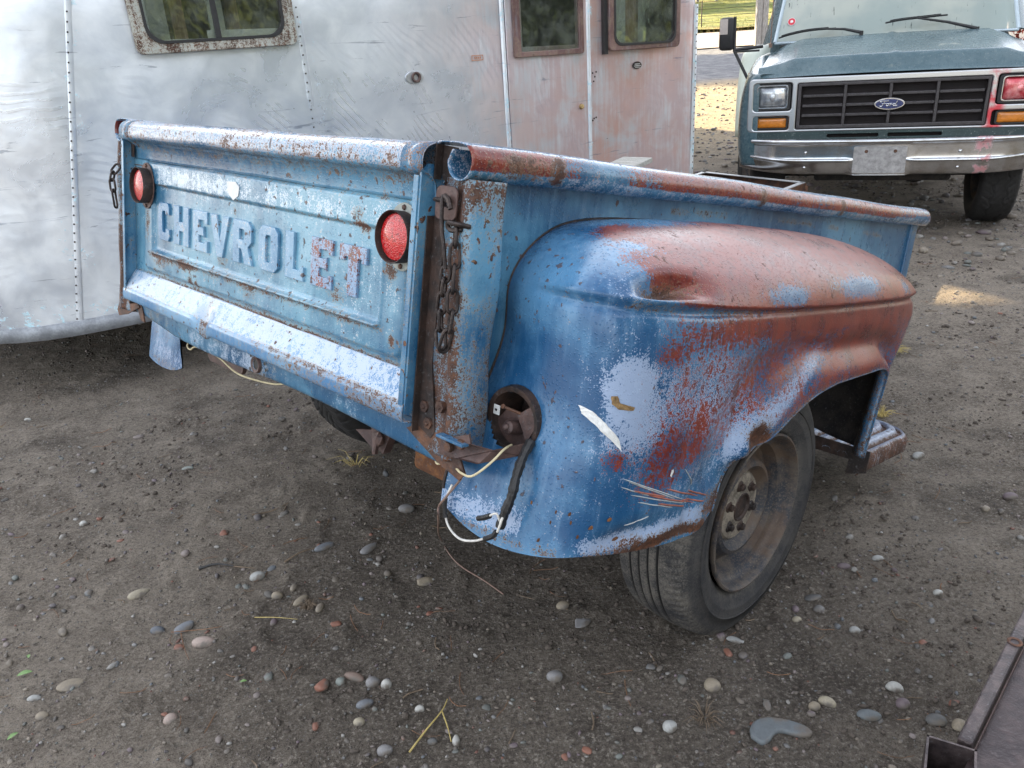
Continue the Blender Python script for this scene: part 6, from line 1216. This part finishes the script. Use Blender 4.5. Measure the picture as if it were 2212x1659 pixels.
# crescent slate stone
cr = [(-.062, -.020), (-.060, .002), (-.045, .024), (-.018, .034), (.012, .033), (.035, .026), (.056, .016), (.070, .002), (.066, -.010), (.050, -.014), (.030, -.010), (.008, -.003), (-.010, -.010), (-.024, -.028), (-.042, -.038)]
cr = [(float(p[0]), float(p[1])) for p in catmull(cr + [cr[0]], 50)[:-1]]
me = plate(cr, [], .014, .006, 3); me.transform(Matrix.Rotation(R_(-90), 4, 'X')); a_ = me.color_attributes.new('w', 'FLOAT_COLOR', 'POINT'); a_.data.foreach_set('color', [*TINT['slate'], 1] * len(me.vertices))
o = link('slate_stone', me, M['stone'], None, True); o.location = (.525, 1.273, float(gz(.525, 1.273)) - .003); o.rotation_euler = (0, .03, -.1); tag(o, 'large flat crescent shaped slate blue stone at lower right', 'stone')
# ---------------------------------------------------------------- needles, twigs, leaves, tufts
M['needle'] = plain('pine_needle', (.20, .10, .05), .7, 0, .4, 10); M['straw'] = plain('straw', (.46, .36, .13), .6, 0, .25, 20); M['twig'] = plain('twig_bark', (.15, .11, .075), .8, 0, .3, 40); M['greenleaf'] = plain('fresh_leaf', (.16, .28, .09), .5, 0, .2, 40)
def curve3(x, y, L, a, r, bend, z=.003, n=7):
    P_ = []
    for k in range(n):
        t_ = k / (n - 1) - .5; px = x + math.cos(a) * L * t_ - math.sin(a) * bend * (t_ * t_) * L; py = y + math.sin(a) * L * t_ + math.cos(a) * bend * t_ * t_ * L; P_.append((px, py, float(gz(px, py)) + z + abs(t_) * z))
    return P_
mb = MB()
for k in range(330):
    a = rnd.uniform(R_(40), R_(140)); r_ = 6 * rnd.uniform(.16, 1) ** 1.1; x, y = r_ * math.cos(a), r_ * math.sin(a); L = rnd.uniform(.03, .09); mb.tube(curve3(x, y, L, rnd.uniform(0, 6.28), 0, rnd.uniform(-.7, .7)), rnd.uniform(.0006, .0012), 4, cap=False)
tag(mb.build('pine_needles', M['needle']), 'scattered reddish brown pine needles and fine stems on the dirt', 'pine needles', kind='stuff')
mb = MB()
for k in range(110):
    a = rnd.uniform(R_(40), R_(140)); r_ = 5 * rnd.uniform(.2, 1); x, y = r_ * math.cos(a), r_ * math.sin(a); mb.tube(curve3(x, y, rnd.uniform(.02, .06), rnd.uniform(0, 6.28), 0, rnd.uniform(-.5, .5)), rnd.uniform(.0010, .0022), 5)
tag(mb.build('twig_litter', M['twig']), 'short bits of twig and dry stem lying on the dirt', 'twigs', kind='stuff')
def twig(P_, r, mat, name, lab, cat='twig'):
    Q = [(x, y, float(gz(x, y)) + z) for x, y, z in P_]; Q = catmull(Q, 14); mb = MB(); mb.tube(Q, [r * (1 - .5 * i / 13) for i in range(14)], 6); tag(mb.build(name, M[mat], None, True), lab, cat)
twig([(-.272, 1.28, .004), (-.24, 1.33, .008), (-.208, 1.385, .012), (-.196, 1.42, .012)], .0026, 'straw', 'straw_stem', 'yellow dry straw stem lying among pebbles at the bottom centre', 'straw')
twig([(-.206, 1.383, .012), (-.192, 1.34, .008), (-.183, 1.304, .003)], .0018, 'straw', 'straw_stem', 'shorter yellow straw piece leaning off the long straw stem', 'straw')
twig([(-.90, 2.31, .004), (-.84, 2.33, .008), (-.79, 2.37, .006)], .0035, 'twig', 'dry_twig', 'short light brown twig below the tailgate ledge')
twig([(-.95, 1.72, .016), (-.87, 1.725, .012), (-.82, 1.735, .010)], .0012, 'needle', 'pine_needle', 'pine needle lying across the blue grey oval pebble', 'pine needle')
twig([(-.925, 1.72, .012), (-.90, 1.67, .006), (-.87, 1.62, .004)], .0012, 'needle', 'pine_needle', 'pine needle pointing down from beneath the crossing one', 'pine needle')
twig([(-.74, 1.765, .012), (-.68, 1.757, .012), (-.62, 1.748, .008)], .0013, 'straw', 'pine_needle', 'pale yellow pine needle right of the maroon pebble', 'pine needle')
twig([(-.98, 2.02, .004), (-.93, 2.03, .01), (-.87, 2.01, .006)], .0040, 'blackrubber', 'black_twig', 'short black twig above the cream oblong pebble')
twig([(-.87, 2.01, .004), (-.80, 1.995, .006)], .0028, 'twig', 'dry_twig', 'light brown twig touching the short black twig')
twig([(-.72, 2.02, .004), (-.68, 2.06, .008), (-.63, 2.09, .006)], .0030, 'twig', 'dry_twig', 'brown twig below the long thin bluish pebble')
for (cx, cy, n_, hh_, lab, m_) in ((-2.28, 3.02, 70, .09, 'dry grass tuft at the far left edge below the trailer skirt', 'straw'), (-.60, 2.62, 16, .07, 'small dry grass tuft in the shade below the hanging rust plate', 'straw'), (.38, 1.33, 34, .035, 'small uprooted grass clump with thin roots at the bottom', 'twig'), (-.60, 1.80, 60, .02, 'flat brown clump of dry grass roots by the purple pebble', 'twig'), (1.42, 2.75, 60, .035, 'low straw litter patch behind the running board', 'straw'), (1.75, 3.4, 90, .05, 'dry straw patch on the ground right of the fender', 'straw')):
    mb = MB()
    for k in range(n_):
        a = rnd.uniform(0, 6.28); L = hh_ * rnd.uniform(.5, 1.3); o_ = hh_ * rnd.uniform(0, .5); x, y = cx + math.cos(a) * o_, cy + math.sin(a) * o_; z = float(gz(x, y)); mb.tube([(x, y, z - .002), (x + math.cos(a) * L * .5, y + math.sin(a) * L * .5, z + L * .55), (x + math.cos(a) * L * 1.1, y + math.sin(a) * L * 1.1, z + L * .5)], [.0012, .001, .0005], 4, cap=False)
    tag(mb.build('grass_tuft', M[m_]), lab, 'grass tuft')
for (x, y, a, s_, lab) in ((-1.281, 1.603, .5, .018, 'bright green small leaf at the far left of the near dirt'), (-1.30, 1.66, 2.1, .010, 'tiny pale green leaf above the bright green leaf'), (-1.20, 1.40, 1.1, .014, 'green leaf near the lower left corner'), (-.70, 1.52, .2, .009, 'tiny yellow green leaf in the lower left dirt')):
    V_ = []; 
    for i in range(7):
        t_ = i / 6; w_ = math.sin(math.pi * t_) ** .8 * .42
        for j in (-1, 0, 1): V_.append((s_ * (t_ * 2 - 1), s_ * w_ * j, .004 + s_ * .25 * abs(j) * w_ + s_ * .2 * math.sin(t_ * 3)))
    o = link('green_leaf', mesh_np(V_, grid_faces(7, 3)), M['greenleaf'], None, True); o.location = (x, y, float(gz(x, y)) + .002); o.rotation_euler = (.1, .1, a); tag(o, lab, 'leaf')
